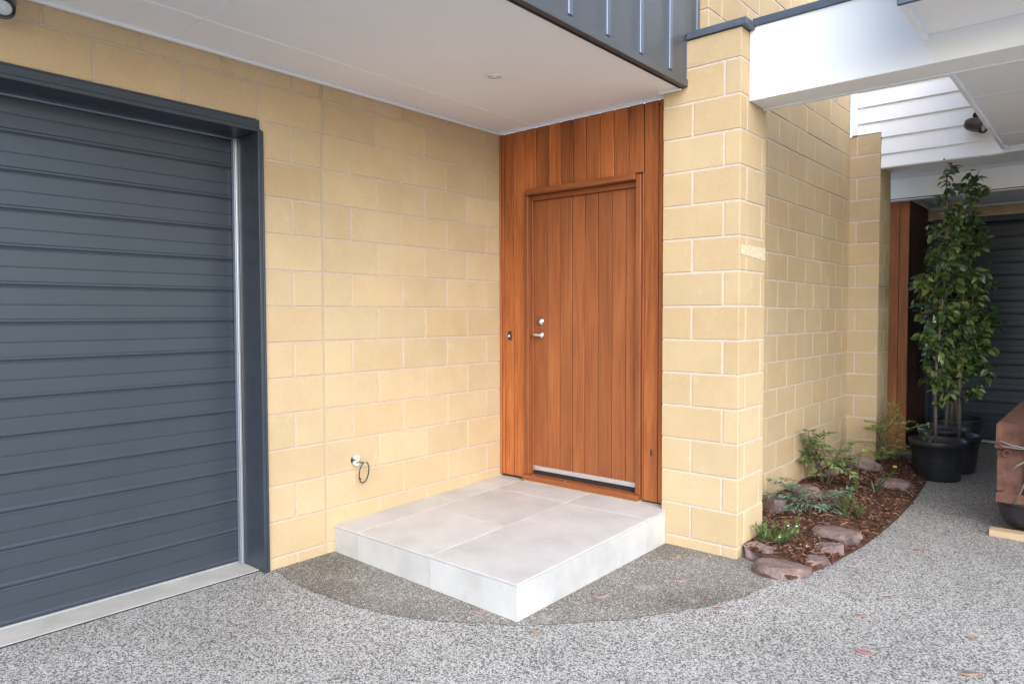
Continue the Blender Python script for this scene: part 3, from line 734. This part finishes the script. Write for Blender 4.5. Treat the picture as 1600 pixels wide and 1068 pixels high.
tube('cable_tie', [(0.034, -1.337, G-1.04), (0.046, -1.331, G-1.048)], 0.004, 'cable', cd, 6)

# ------------------------------------------------------------------ garden bed
bed_edge = [(2.235, -0.20), (2.27, -0.12), (2.335, 0.21), (2.385, 0.65), (2.40, 1.0), (2.405, 1.42), (2.395, 1.85), (2.375, 2.23), (2.345, 2.65), (2.31, 3.0), (2.22, 3.4), (2.10, 3.75), (1.93, 4.05)]
def bed_x(y):
    if y <= bed_edge[0][1]: return bed_edge[0][0]
    for (x0, y0), (x1, y1) in zip(bed_edge[:-1], bed_edge[1:]):
        if y0 <= y <= y1: return x0 + (x1-x0)*(y-y0)/(y1-y0)
    return bed_edge[-1][0]
def left_x(y):
    if y < 0.0: return 2.225 + (1.90-2.225)*(y+0.20)/0.20
    return PX1-0.01 if y < PY1+0.005 else (DX-0.01 if y < DY1 else QX1-0.01)
def bed_z(x, y):
    e = bed_x(y) - x
    h = 0.012 + 0.050*min(max(e/0.35, 0), 1) + 0.014*noise.noise(Vector((x*5, y*5, 2.0))) + 0.008*noise.noise(Vector((x*17, y*17, 5.0)))
    return h if e > 0.02 else min(h, 0.010)
bv = []; bf = []; NX, NY = 22, 110
for j in range(NY+1):
    y = -0.198 + (4.05+0.198)*j/NY; xl, xr = left_x(y), bed_x(y)
    if xl > xr: xl = xr-0.005
    for i in range(NX+1):
        x = xl + (xr-xl)*i/NX; bv.append((x, y, bed_z(x, y) if i < NX else -0.002))
for j in range(NY):
    for i in range(NX):
        a = j*(NX+1)+i; bf.append((a, a+1, a+NX+2, a+NX+1))
tag(link('garden_bed', from_py(bv, bf, True), 'soil'), kind='structure')
rnd = random.Random(21); cv = []; cf = []
def chip(x, y, z, L, W, T, yaw_, tilt, roll_):
    m = Matrix.Rotation(yaw_, 3, 'Z') @ Matrix.Rotation(tilt, 3, 'Y') @ Matrix.Rotation(roll_, 3, 'X')
    b0 = len(cv); c = Vector((x, y, z))
    k1, k2 = rnd.uniform(0.4, 1.0), rnd.uniform(0.2, 0.9); bend = rnd.uniform(-0.1, 0.1)*L
    for sx, kk, bb in ((-0.5, k1, 0), (0.08, 1.0, bend), (0.5, k2, 0)):
        for sy, sz in ((-0.5, -0.5), (0.5, -0.5), (0.5, 0.5), (-0.5, 0.5)):
            cv.append(c + m @ Vector((sx*L, sy*W*kk + bb, sz*T)))
    for s in (0, 4):
        for i in range(4): cf.append((b0+s+i, b0+s+(i+1) % 4, b0+s+4+(i+1) % 4, b0+s+4+i))
    cf.append((b0+3, b0+2, b0+1, b0)); cf.append((b0+8, b0+9, b0+10, b0+11))
n = 0
while n < 7600:
    y = -0.17 + 4.13*rnd.random()**1.25
    xl, xr = left_x(y), bed_x(y)
    if xr - xl < 0.03: continue
    x = rnd.uniform(xl+0.015, xr-0.004)
    if rnd.random() < 0.012: x += rnd.uniform(0, 0.05)
    if ((x-2.165)/0.17)**2 + ((y+0.12)/0.16)**2 < 1: continue
    big = rnd.random() < 0.12
    L = rnd.uniform(0.035, 0.075) if big else rnd.uniform(0.012, 0.042)
    chip(x, y, bed_z(min(x, xr-0.005), y)+rnd.uniform(0.0, 0.012), L, rnd.uniform(0.004, 0.011 if not big else 0.016), rnd.uniform(0.0015, 0.004),
         rnd.uniform(0, 6.28), rnd.gauss(0, 0.28), rnd.gauss(0, 0.4)); n += 1
tag(link('bark_mulch', from_py(cv, cf), 'chips'), 'red brown bark chips spread over the garden bed', None, None, 'stuff')

def rock(cx, cy, z0, sx, sy, h, seed, label, flat=0.5, rotz=0.0):
    bm = bmesh.new(); bmesh.ops.create_icosphere(bm, subdivisions=4, radius=1)
    off = Vector((seed*13.7, seed*5.1, seed*2.3))
    cuts = []
    rr = random.Random(seed)
    for _ in range(10):
        d = Vector((rr.gauss(0, 1), rr.gauss(0, 1), rr.gauss(0, 0.7))).normalized(); cuts.append((d, rr.uniform(0.58, 0.88)))
    cuts.append((Vector((rr.uniform(-.12, .12), rr.uniform(-.12, .12), 1)).normalized(), flat))
    for v in bm.verts:
        p = v.co.copy()
        for d, c in cuts:
            e = p.dot(d) - c
            if e > 0: p -= d*e*0.96
        p *= 1 + 0.13*noise.noise(p*1.4+off) + 0.06*noise.noise(p*3.5+off) + 0.035*noise.noise(p*9+off) + 0.014*noise.noise(p*20+off)
        v.co = Vector((p.x*sx/2, p.y*sy/2, max(p.z, -0.7)*h*0.85))
    bmesh.ops.rotate(bm, verts=bm.verts[:], cent=(0, 0, 0), matrix=Matrix.Rotation(rotz, 3, 'Z'))
    o = link('rock', from_bm(bm, False), 'rock', None, (cx, cy, z0))
    return tag(o, label, 'rock', 'rocks edging the garden bed')
rock(2.165, -0.115, 0.014, 0.31, 0.27, 0.082, 3, 'large flat pinkish rock at the front tip of the garden bed', 0.5, 0.75)
rock(1.985, 0.045, 0.030, 0.24, 0.17, 0.080, 5, 'dark purple rock touching the foot of the block pier', 0.6, 0.6)
rock(2.275, 0.125, 0.020, 0.20, 0.15, 0.050, 6, 'low brown rock half buried beside the front tip of the bed', 0.5, 0.9)
rock(2.240, 0.62, 0.030, 0.31, 0.24, 0.115, 8, 'big purple brown rock on the driveway edge of the bed', 0.6, 0.7)
rock(2.270, 0.345, 0.020, 0.20, 0.15, 0.080, 9, 'small purple rock in front of the bigger edge rock', 0.6, 0.6)
rock(1.745, 0.90, 0.075, 0.24, 0.26, 0.13, 11, 'rounded reddish rock showing past the pier foot by the wall', 0.7, 0.2)
rock(1.80, 1.40, 0.07, 0.27, 0.22, 0.13, 12, 'tan grey rock behind the blue green shrub by the wall', 0.6, 0.5)
rock(1.86, 2.72, 0.05, 0.30, 0.24, 0.17, 14, 'tall dark grey rock in front of the far block pier', 0.8, 0.3)
rock(2.22, 2.27, 0.035, 0.32, 0.26, 0.12, 15, 'purple brown rock in front of the potted trees', 0.5, 0.8)
rock(1.72, 2.28, 0.05, 0.16, 0.12, 0.09, 17, 'pale grey rock against the wall behind the lime shrub', 0.6, 0.1)
rock(2.02, 3.75, 0.03, 0.34, 0.26, 0.07, 18, 'flat grey slab rock left of the pots near the far timber', 0.4, 0.4)

# ------------------------------------------------------------------ plants
def leaf_geo(V, F, pos, d, nrm, L, W, fold=0.25, droop=0.25, seg=3):
    d = d.normalized(); s = d.cross(nrm).normalized(); u = s.cross(d)
    b = len(V); prof = [(0.0, 0.06), (0.35, 1.0), (0.72, 0.72), (1.0, 0.03)] if seg == 3 else [(0.0, 0.1), (0.45, 1.0), (1.0, 0.05)]
    for t, wd in prof:
        c = pos + d*(t*L) - u*(droop*L*t*t)
        V.append(c + s*(wd*W/2) + u*(fold*wd*W/2)); V.append(c); V.append(c - s*(wd*W/2) + u*(fold*wd*W/2))
    for i in range(len(prof)-1):
        a = b+i*3; F.append((a, a+1, a+4, a+3)); F.append((a+1, a+2, a+5, a+4))
def make_leaf_mesh(L, W, fold, droop):
    V = []; F = []
    leaf_geo(V, F, Vector((0, 0, 0)), Vector((1, 0, 0)), Vector((0, 0, 1)), L, W, fold, droop)
    return from_py(V, F, True)
LEAVES = [make_leaf_mesh(0.092, 0.056, 0.28, 0.30), make_leaf_mesh(0.082, 0.053, 0.45, 0.5), make_leaf_mesh(0.098, 0.058, 0.15, 0.15)]
for me in LEAVES: me.materials.append(MAT['leafO'])
def pot_mesh(rt_, rb, h):
    return [(rb*0.97, 0.0), (rb, 0.006), (rb + (rt_-rb)*0.55, h*0.55), (rt_*0.985, h-0.045), (rt_*1.015, h-0.043), (rt_*1.03, h-0.036), (rt_*1.03, h-0.006), (rt_*1.02, h), (rt_*0.98, h),
            (rt_*0.96, h-0.01), (rt_*0.93, h-0.075)]
def potted_tree(cx, cy, H, seed, label, single, lean=(0, 0), crown0=0.78, spread=0.30, nb=30, trunk_off=(0, 0)):
    rn = random.Random(seed)
    t = thing('potted_tree', (cx, cy, 0), label, 'tree', 'potted trees in front of the rear garage')
    pot = lathe('pot', pot_mesh(0.215, 0.172, 0.335), 'black', t, (cx, cy, gz(cx, cy)), n=40)
    lathe('soil', [(0.199, 0), (0.15, 0.010), (0.06, 0.012), (0.0, 0.012)], 'soilpot', t, (cx, cy, 0.272), n=28)
    b = Vector((cx+trunk_off[0], cy+trunk_off[1], 0.27))
    pts = []
    for i in range(11):
        s = i/10
        pts.append(b + Vector((lean[0]*s + 0.020*math.sin(s*7+seed), lean[1]*s + 0.020*math.cos(s*6+seed*2), s*(H-0.27-0.05))))
    tr = tube('trunk', pts, [0.0135*(1-0.80*i/10)+0.002 for i in range(11)], 'bark', t, 10)
    def at_(s):
        f = min(max(s, 0), 0.9999)*10; i = int(f); return pts[i].lerp(pts[i+1], f-i)
    BV_, BF_ = [], []; leaves = []
    def stem(p0, d, L, r0, lv, sp):
        pp = [p0]; dd = d.normalized()
        for i in range(4):
            dd = (dd + Vector((rn.gauss(0, .12), rn.gauss(0, .12), 0.16))).normalized(); pp.append(pp[-1] + dd*(L/4))
        v, f = tube_mesh(pp, [r0*(1-0.18*i) for i in range(5)], 5); o = len(BV_); BV_.extend(v); BF_.extend([tuple(i+o for i in q) for q in f])
        m_ = int(L*0.85/sp)
        for i in range(m_):
            s = 0.15 + 0.85*(i+rn.random())/max(m_, 1); k = min(int(s*4), 3); p = pp[k].lerp(pp[k+1], s*4-k)
            a = rn.uniform(0, 6.283); dd2 = (pp[k+1]-pp[k]).normalized()
            side = Vector((math.cos(a), math.sin(a), rn.uniform(-0.55, 0.35)))
            leaves.append((p + side*0.008, (side + dd2*0.45).normalized()))
        return pp
    for i in range(nb):
        s = (crown0 + (0.985-crown0)*0) if False else None
        zf = crown0/H + (1-crown0/H)*(i+rn.random())/nb
        s = (zf*H-0.27)/(H-0.32)
        p = at_(s); rel = (zf*H-crown0)/(H-crown0)
        prof_ = (0.6+1.6*rel if rel < 0.25 else 1.0-0.86*(rel-0.25)/0.75)
        L = spread*prof_*rn.uniform(0.45, 1.3); a = i*2.399+rn.uniform(-.4, .4)
        up_ = rn.uniform(0.35, 1.0) + 0.5*rel
        pp = stem(p, Vector((math.cos(a), math.sin(a), up_)), L, 0.0042, 0, 0.0125)
        for _ in range(3):
            k = rn.randint(1, 3); aa = a + rn.choice((-1, 1))*rn.uniform(0.5, 1.2)
            stem(pp[k], Vector((math.cos(aa), math.sin(aa), rn.uniform(-0.1, 0.7))), L*rn.uniform(0.3, 0.55), 0.0028, 1, 0.0125)
    stem(at_(0.985), Vector((0, 0, 1)), 0.16, 0.003, 0, 0.02)
    link('branches', from_py([p - t.location for p in BV_], BF_, True), 'bark', t, t.location)
    LV, LF = [], []
    for p, d in leaves: pass
    cpos = Vector((3.54, -3.97, 1.4))
    order = sorted(range(len(leaves)), key=lambda i: (leaves[i][0]-cpos).length)
    chosen = set(order[:300]) if single else set()
    for i, (p, d) in enumerate(leaves):
        nrm = Vector((rn.gauss(0, .7), rn.gauss(0, .7) - 0.25, 0.8)).normalized()
        d2 = (d + Vector((rn.gauss(0, .25), rn.gauss(0, .25), rn.uniform(-1.1, 0.15)))).normalized(); sc_ = rn.uniform(0.5, 1.08)
        if i in chosen:
            s_ = d2.cross(nrm).normalized(); u_ = s_.cross(d2)
            o = link('leaf', LEAVES[rn.randint(0, 2)], None, t, p)
            o.rotation_euler = Matrix((d2, -s_, u_)).transposed().to_euler(); o.scale = (sc_,)*3
        else:
            leaf_geo(LV, LF, p - t.location, d2, nrm, 0.085*sc_, 0.051*sc_, rn.uniform(0.1, 0.45), rn.uniform(0.1, 0.5))
    fo = link('foliage', from_py(LV, LF, True), 'leafT', t, t.location); fo['kind'] = 'stuff'
    return t, at_
t1, at1 = potted_tree(2.375, 2.995, 2.66, 3, 'front potted tree with one bare trunk in the nearest black tub', True, (0.05, 0.02), 0.60, 0.33, 30, (-0.02, 0.0))
t2_, _ = potted_tree(2.42, 3.42, 2.62, 8, 'second potted tree leaning right in the tub just behind the front one', True, (0.06, 0.03), 0.62, 0.50, 30, (0.03, 0.0))
potted_tree(2.30, 3.74, 2.35, 13, 'third potted tree half hidden with wide side branches toward the timber', False, (0.02, 0.03), 0.70, 0.46, 30)
potted_tree(2.31, 4.18, 2.30, 17, 'fourth potted tree in the shaded tub under the far porch', False, (0.05, 0.0), 0.72, 0.42, 28)
potted_tree(2.28, 4.62, 2.20, 23, 'rearmost potted tree standing against the far garage door', False, (0.0, 0.0), 0.75, 0.34, 26)
SV, SF, LV, LF = [], [], [], []; o_ = Vector((2.31, 2.90, 0.28)); rn_ = random.Random(9)
for k in range(30):
    a_ = rn_.uniform(0, 6.28); zz = rn_.uniform(0.03, 0.18)
    leaf_geo(LV, LF, Vector((rn_.gauss(0, .012), rn_.gauss(0, .012), zz)), Vector((math.cos(a_), math.sin(a_), 0.9)), Vector((0, 0, 1)), 0.045, 0.02, 0.2, 0.2, 2)
tag(link('sprout', from_py(LV, LF, True), 'leafR', t1, o_), kind='stuff')
p_ = at1(0.47); box('plant_tag', p_.x-0.045, p_.x-0.020, p_.y-0.065, p_.y-0.063, p_.z-0.03, p_.z+0.035, 'tag', t1, 0.0005)

def plant_finish(name, loc, label, cat, SV, SF, LV, LF, leafmat, stemmat='twig', group=None):
    loc = Vector(loc); t = thing(name, loc, label, cat, group)
    link('stems', from_py([p - loc for p in SV], SF, True), stemmat, t, loc)
    o = link('foliage', from_py([p - loc for p in LV], LF, True), leafmat, t, loc); o['kind'] = 'stuff'
    return t
def add_tube(SV, SF, pts, rad, n=5):
    v, f = tube_mesh(pts, rad, n); o = len(SV); SV.extend(v); SF.extend([tuple(i+o for i in q) for q in f])
def compound(cx, cy, z, H, spread, seed, nst, nfr, ll, lw_, label, mat, squash=1.0):
    """bush of upright canes carrying ferny compound leaves"""
    rn = random.Random(seed); SV, SF, LV, LF = [], [], [], []
    base = Vector((cx, cy, z-0.02))
    for s in range(nst):
        a = rn.uniform(0, 6.283); h = H*rn.uniform(0.45, 0.80)
        d = Vector((math.cos(a)*spread*0.35, math.sin(a)*spread*0.35, h))
        pts = [base + Vector((rn.uniform(-.02, .02), rn.uniform(-.02, .02), 0)) + d*k/4 + Vector((rn.gauss(0, .006), rn.gauss(0, .006), 0)) for k in range(5)]
        add_tube(SV, SF, pts, [0.006, 0.0055, 0.005, 0.004, 0.003], 6)
        for q in range(nfr):
            k = rn.uniform(1.2, 4.0); i = min(int(k), 3); p = pts[i].lerp(pts[i+1], k-i)
            aa = rn.uniform(0, 6.283); el = rn.uniform(0.15, 1.15)
            dr = Vector((math.cos(aa)*math.cos(el), math.sin(aa)*math.cos(el), math.sin(el)*squash)); Lf = spread*rn.uniform(0.40, 0.75)
            rc_ = [p]; dd = dr.copy()
            for j in range(5):
                dd = (dd + Vector((0, 0, -0.10))).normalized(); rc_.append(rc_[-1] + dd*Lf/5)
            add_tube(SV, SF, rc_, [0.0022, 0.002, 0.0018, 0.0015, 0.0012, 0.0008], 4)
            for j in range(1, 6):
                for sd in (-1, 1):
                    sdv = dd.cross(Vector((0, 0, 1))).normalized()*sd
                    sub = (sdv*0.9 + dd*0.8 + Vector((0, 0, rn.uniform(-.1, .25)))).normalized()
                    sl = Lf*0.30*(1.15-0.16*j)
                    add_tube(SV, SF, [rc_[j], rc_[j]+sub*sl*0.5, rc_[j]+sub*sl], [0.001, 0.0009, 0.0006], 3)
                    for m_ in range(4):
                        pq = rc_[j] + sub*sl*(0.35+0.22*m_)
                        ld = (sub + (dd if m_ % 2 else -dd*0.3 + sdv*0.2)*0.8 + Vector((rn.gauss(0, .2), rn.gauss(0, .2), rn.gauss(0, .2)))).normalized()
                        leaf_geo(LV, LF, pq, ld, Vector((rn.gauss(0, .4), rn.gauss(0, .4), 1)), ll*rn.uniform(.7, 1.2), lw_*rn.uniform(.8, 1.1), 0.2, 0.2, 2)
                pq = rc_[j]
                leaf_geo(LV, LF, rc_[5], (dd+Vector((rn.gauss(0, .4), rn.gauss(0, .4), 0))).normalized(), Vector((0, 0, 1)), ll, lw_, 0.2, 0.2, 2)
    return plant_finish('shrub', (cx, cy, z), label, 'shrub', SV, SF, LV, LF, mat, 'twig', 'small shrubs in the garden bed')
compound(1.79, 1.86, 0.06, 0.52, 0.40, 41, 6, 5, 0.045, 0.0150, 'lime green feathery shrub against the long block wall', 'leafM')
compound(1.93, 3.02, 0.05, 0.54, 0.46, 43, 5, 5, 0.042, 0.0130, 'yellow green feathery shrub in front of the far timber and pier', 'leafY')
compound(1.97, 0.98, 0.05, 0.29, 0.30, 47, 5, 4, 0.040, 0.0125, 'low blue green shrub in the middle of the mulch', 'leafB', 0.6)
def needle(cx, cy, z, seed, n_, L, label, mat, upright, flowers=0):
    rn = random.Random(seed); SV, SF, LV, LF = [], [], [], []; tips = []
    for s in range(n_):
        a = rn.uniform(0, 6.283); up_ = rn.uniform(*upright); p = Vector((cx+rn.uniform(-.02, .02), cy+rn.uniform(-.02, .02), z-0.01))
        d = Vector((math.cos(a), math.sin(a), up_)).normalized(); LL = L*rn.uniform(0.5, 1.1); pts = [p]
        for j in range(6):
            d = (d + Vector((rn.gauss(0, .1), rn.gauss(0, .1), 0.08))).normalized(); pts.append(pts[-1] + d*LL/6)
        add_tube(SV, SF, pts, [0.003-0.0003*j for j in range(7)], 5); tips.append(pts[-2])
        for j in range(int(LL/0.0016)):
            k = rn.uniform(0.3, 5.99); i = int(k); pp = pts[i].lerp(pts[i+1], k-i); dd = (pts[i+1]-pts[i]).normalized()
            b = rn.uniform(0, 6.283); sd = Vector((math.cos(b), math.sin(b), rn.uniform(-.3, .6)))
            leaf_geo(LV, LF, pp, (sd + dd*0.7).normalized(), Vector((0.1, 0.2, 1)), rn.uniform(0.016, 0.030), 0.0048, 0.2, 0.1, 2)
    t = plant_finish('shrub', (cx, cy, z), label, 'shrub', SV, SF, LV, LF, mat, 'twig', 'small shrubs in the garden bed')
    for i in range(flowers):
        p = tips[i*2 % len(tips)] + Vector((0, -0.01, 0.015))
        bm = bmesh.new()
        for k in range(5):
            c = Vector((math.cos(k*1.2566), math.sin(k*1.2566), 0.25))*0.004
            r_ = bmesh.ops.create_icosphere(bm, subdivisions=1, radius=0.0038); bmesh.ops.translate(bm, verts=r_['verts'], vec=c)
        link('flower', from_bm(bm, True), 'flower', t, p)
    return t
needle(2.02, 0.20, 0.055, 51, 20, 0.21, 'low green rosemary like shrub with pale blue flowers beside the pier', 'leafR', (0.25, 0.75), 4)
needle(1.93, 0.10, 0.05, 52, 4, 0.18, 'upright green sprig leaning on the pier corner', 'leafR', (0.9, 2.2))
needle(2.15, 1.10, 0.05, 53, 5, 0.20, 'upright light green sprig right of the blue green shrub', 'leafR', (1.2, 3.0), 1)
needle(2.21, 1.13, 0.05, 54, 5, 0.12, 'short green tuft at the driveway side of the sprig', 'leafR', (0.5, 2.0))
def straps(cx, cy, z, specs, label):
    SV, SF, LV, LF = [], [], [], []
    for a, el, L, W in specs:
        p = Vector((cx, cy, z-0.01)); d = Vector((math.cos(a)*math.cos(el), math.sin(a)*math.cos(el), math.sin(el)))
        s = Vector((-math.sin(a), math.cos(a), 0)); b = len(LV); N = 6
        for j in range(N+1):
            t = j/N; wd = W*(0.75+0.5*t if t < 0.5 else 1.0-(t-0.5)**2*3.6)/2; c = p + d*L*t - Vector((0, 0, 0.10*L*t*t*math.cos(el)))
            u = s.cross(d)
            LV.extend([c + s*wd, c + u*0.004, c - s*wd])
        for j in range(N):
            k = b+j*3; LF.append((k, k+1, k+4, k+3)); LF.append((k+1, k+2, k+5, k+4))
    add_tube(SV, SF, [(cx, cy, z-0.02), (cx, cy, z+0.012)], [0.012, 0.008], 6)
    return plant_finish('strap_plant', (cx, cy, z), label, 'plant', [Vector(q) for q in SV], SF, LV, LF, 'leafS', 'twig', 'strap leaved plants in the mulch')
straps(2.03, 1.82, 0.055, [(0.3, 1.50, 0.30, 0.030), (-1.0, 1.42, 0.20, 0.026), (3.6, 0.55, 0.22, 0.026), (2.6, 0.9, 0.12, 0.02)], 'dark green strap leaf plant standing upright in the mulch')
straps(2.14, 1.90, 0.055, [(0.75, 0.85, 0.26, 0.024), (0.9, 1.0, 0.20, 0.02), (2.4, 1.2, 0.10, 0.016)], 'dark green strap leaf plant leaning right in the mulch')
fl = bmesh.new()
for k in range(6):
    r_ = bmesh.ops.create_icosphere(fl, subdivisions=1, radius=0.010); bmesh.ops.translate(fl, verts=r_['verts'], vec=Vector((math.cos(k*1.047)*0.010, math.sin(k*1.047)*0.010, 0.004*(k % 2))))
tag(link('fallen_flower', from_bm(fl, True), 'yellow', None, (2.075, 2.86, 0.075)), 'small yellow flower lying on the mulch by the yellow green shrub', 'flower')

# ------------------------------------------------------------------ fallen leaves on the paving
def fallen(x, y, L, W, rot, mat, label, curl=0.25):
    V = []; N = 6
    prof = [0.06, 0.62, 0.95, 1.0, 0.8, 0.45, 0.05]
    for side in (0, 1):
        for j in range(N+1):
            t = j/N; c = Vector(((t-0.5)*L, 0, 0.004 + curl*L*(t-0.45)**2 - 0.0012*side)); wd = 1.35*W*prof[j]/2
            V += [c + Vector((0, wd, 0.003*prof[j])), c, c - Vector((0, wd, -0.003*prof[j]))]
    F = []
    for j in range(N):
        a = j*3; F += [(a+1, a, a+3, a+4), (a+2, a+1, a+4, a+5)]
        a += 21; F += [(a, a+1, a+4, a+3), (a+1, a+2, a+5, a+4)]
        F += [(j*3, j*3+21, j*3+24, j*3+3), (j*3+2+21, j*3+2, j*3+5, j*3+26)]
    me = from_py([Matrix.Rotation(rot, 3, 'Z') @ v for v in V], F, True)
    tag(link('fallen_leaf', me, mat, None, (x, y, gz(x, y)-0.006)), label, 'leaf', 'dry leaves fallen on the paving')
for a in [(2.75, -0.775, 0.085, 0.026, -0.1, 'pinkleaf', 'bright pink leaf on the open driveway lower right'),
          (2.70, -0.10, 0.085, 0.016, 0.55, 'tanleaf', 'thin brown leaf on the driveway right of the front rock'),
          (2.655, 0.78, 0.065, 0.024, 0.3, 'pinkleaf', 'small pink leaf on the driveway near the rusty box'),
          (3.12, -0.70, 0.095, 0.024, 0.65, 'tanleaf', 'salmon pink leaf closest to the bottom right corner of the driveway'),
          (3.08, -0.35, 0.060, 0.020, -0.3, 'tanleaf', 'small tan leaf upright on the right of the driveway'),
          (2.645, -0.41, 0.065, 0.016, 0.7, 'tanleaf', 'faint tan leaf on the driveway between the thin brown and pink ones'),
          (1.225, -1.535, 0.075, 0.024, 0.0, 'pinkleaf', 'pink leaf on the gravel against the step front'),
          (1.56, -1.515, 0.070, 0.020, -0.4, 'tanleaf', 'orange tan leaf on the driveway just past the step corner'),
          (1.575, -0.985, 0.10, 0.030, 1.2, 'tanleaf', 'curled brown leaf against the right side of the step'),
          (1.52, -1.12, 0.075, 0.020, 0.9, 'tanleaf', 'second brown leaf lying along the right side of the step'),
          (1.78, -0.55, 0.060, 0.026, 0.5, 'pinkleaf', 'faded pink leaf in the middle of the gravel beside the step'),
          (1.60, -0.26, 0.080, 0.024, 0.8, 'tanleaf', 'tan leaf on the gravel by the foot of the pier'),
          (1.70, -0.22, 0.040, 0.030, 0.1, 'pinkleaf', 'tiny red leaf on the gravel touching the pier foot'),
          (2.09, -0.75, 0.050, 0.020, 0.6, 'pinkleaf', 'dark pink leaf at the edge where gravel meets driveway')]:
    fallen(*a)

# ------------------------------------------------------------------ rusty steel box on the black tub
tb = thing('timber_block', (3.25, 1.46, 0), 'raw pine timber lying under the black tub at the right edge', 'timber')
box('timber', 2.935, 3.80, 1.390, 1.480, -0.004, 0.038, 'pine', tb, 0.002)
ub = thing('plastic_tub', (3.33, 1.82, 0.04), 'black plastic tub below the rusty steel box', 'tub')
def rounded_tub(x0, x1, y0, y1, z0, z1):
    bm = bmesh.new(); NS = 40; rings = []
    for fz, ins in ((0.0, 0.072), (0.06, 0.050), (0.2, 0.033), (0.45, 0.017), (0.8, 0.006), (0.94, 0.002), (0.94, -0.008), (1.0, -0.008), (1.0, 0.008), (0.9, 0.012)):
        hx, hy = (x1-x0)/2-ins, (y1-y0)/2-ins; ring = []
        for k in range(NS):
            a = 2*math.pi*k/NS; c, s = math.cos(a), math.sin(a); e = 0.42
            ring.append(bm.verts.new((math.copysign(abs(c)**e, c)*hx, math.copysign(abs(s)**e, s)*hy, z0+(z1-z0)*fz)))
        rings.append(ring)
    for a, b in zip(rings[:-1], rings[1:]):
        for k in range(NS): bm.faces.new((a[k], a[(k+1) % NS], b[(k+1) % NS], b[k]))
    bm.faces.new(rings[0][::-1]); bm.faces.new(rings[-1])
    return from_bm(bm, True)
link('tub_body', rounded_tub(2.945, 3.72, 1.432, 2.20, 0, 0.168), 'black', ub, (3.3325, 1.816, 0.0385))
rb = thing('steel_box', (3.33, 2.2, 0.215), 'rusty brown steel box with wire loop sitting on the black tub', 'box')
box('lower_body', 2.962, 3.70, 1.462, 3.05, 0.2075, 0.555, 'rust', rb, 0.006)
box('front_rib', 2.962, 3.010, 1.446, 1.4615, 0.285, 0.540, 'rust', rb, 0.004)
box('front_rib', 2.958, 3.70, 1.443, 1.4615, 0.2075, 0.270, 'rust', rb, 0.005)
box('front_rib', 3.105, 3.17, 1.447, 1.4615, 0.271, 0.540, 'rust', rb, 0.004)
box('flange', 2.948, 3.71, 1.425, 3.06, 0.5555, 0.582, 'rust', rb, 0.005)
def trunk_top():
    prof = [(1.437, 0.5825), (1.442, 0.700), (1.475, 0.722), (3.03, 0.722), (3.05, 0.70), (3.05, 0.5825)]
    c = Vector((3.33, 2.2, 0.65)); v = []; 
    for x0, ins in ((2.956, 0.0), (2.972, 0.0), (3.69, 0.0), (3.706, 0.0)):
        for y, z in prof: v.append(Vector((x0, y, z - (0.010 if x0 in (2.956, 3.706) and z > 0.7 else 0))) - c)
    f = []; n = len(prof)
    for s in range(3):
        for i in range(n): f.append((s*n+i, s*n+(i+1) % n, (s+1)*n+(i+1) % n, (s+1)*n+i))
    f.append(tuple(range(n))[::-1]); f.append(tuple(3*n+i for i in range(n)))
    bm = bmesh.new(); bv_ = [bm.verts.new(q) for q in v]
    for q in f: bm.faces.new([bv_[i] for i in q])
    bmesh.ops.recalc_face_normals(bm, faces=bm.faces[:])
    return from_bm(bm)
link('upper_body', trunk_top(), 'rust', rb, (3.33, 2.2, 0.65))
ring = [(3.015+0.020*math.cos(a), 1.425, 0.530+0.020*math.sin(a)) for a in [2*math.pi*i/16 for i in range(17)]]
tube('eye_ring', ring, 0.0055, 'rust', rb, 8)
tube('wire', [(2.975, 1.418, 0.588), (2.965, 1.410, 0.600), (2.985, 1.405, 0.607), (3.05, 1.404, 0.585), (3.12, 1.404, 0.578), (3.19, 1.408, 0.585)], 0.0035, 'wire', rb, 7)
tube('wire', [(2.975, 1.414, 0.590), (3.00, 1.402, 0.576), (3.08, 1.402, 0.570), (3.19, 1.404, 0.578)], 0.003, 'wire', rb, 7)
tube('wire', [(3.035, 1.415, 0.42), (3.075, 1.41, 0.465), (3.11, 1.41, 0.490), (3.16, 1.412, 0.495), (3.19, 1.41, 0.48)], 0.0055, 'wire', rb, 7)
tube('strap', [(3.065, 1.425, 0.213), (3.12, 1.418, 0.38), (3.155, 1.413, 0.50), (3.165, 1.413, 0.56)], 0.0045, 'wire', rb, 7)
fb = bmesh.new(); bmesh.ops.create_icosphere(fb, subdivisions=3, radius=1)
for v in fb.verts:
    q = v.co*(1+0.30*noise.noise(v.co*2.3+Vector((4, 1, 7)))+0.15*noise.noise(v.co*6)); v.co = Vector((q.x*0.085, q.y*0.05, q.z*0.125))
tag(link('foil_bag', from_bm(fb), 'foil', None, (3.225, 1.395, 0.635)), 'crumpled silver foil bag tied to the rusty box at the right edge', 'bag')
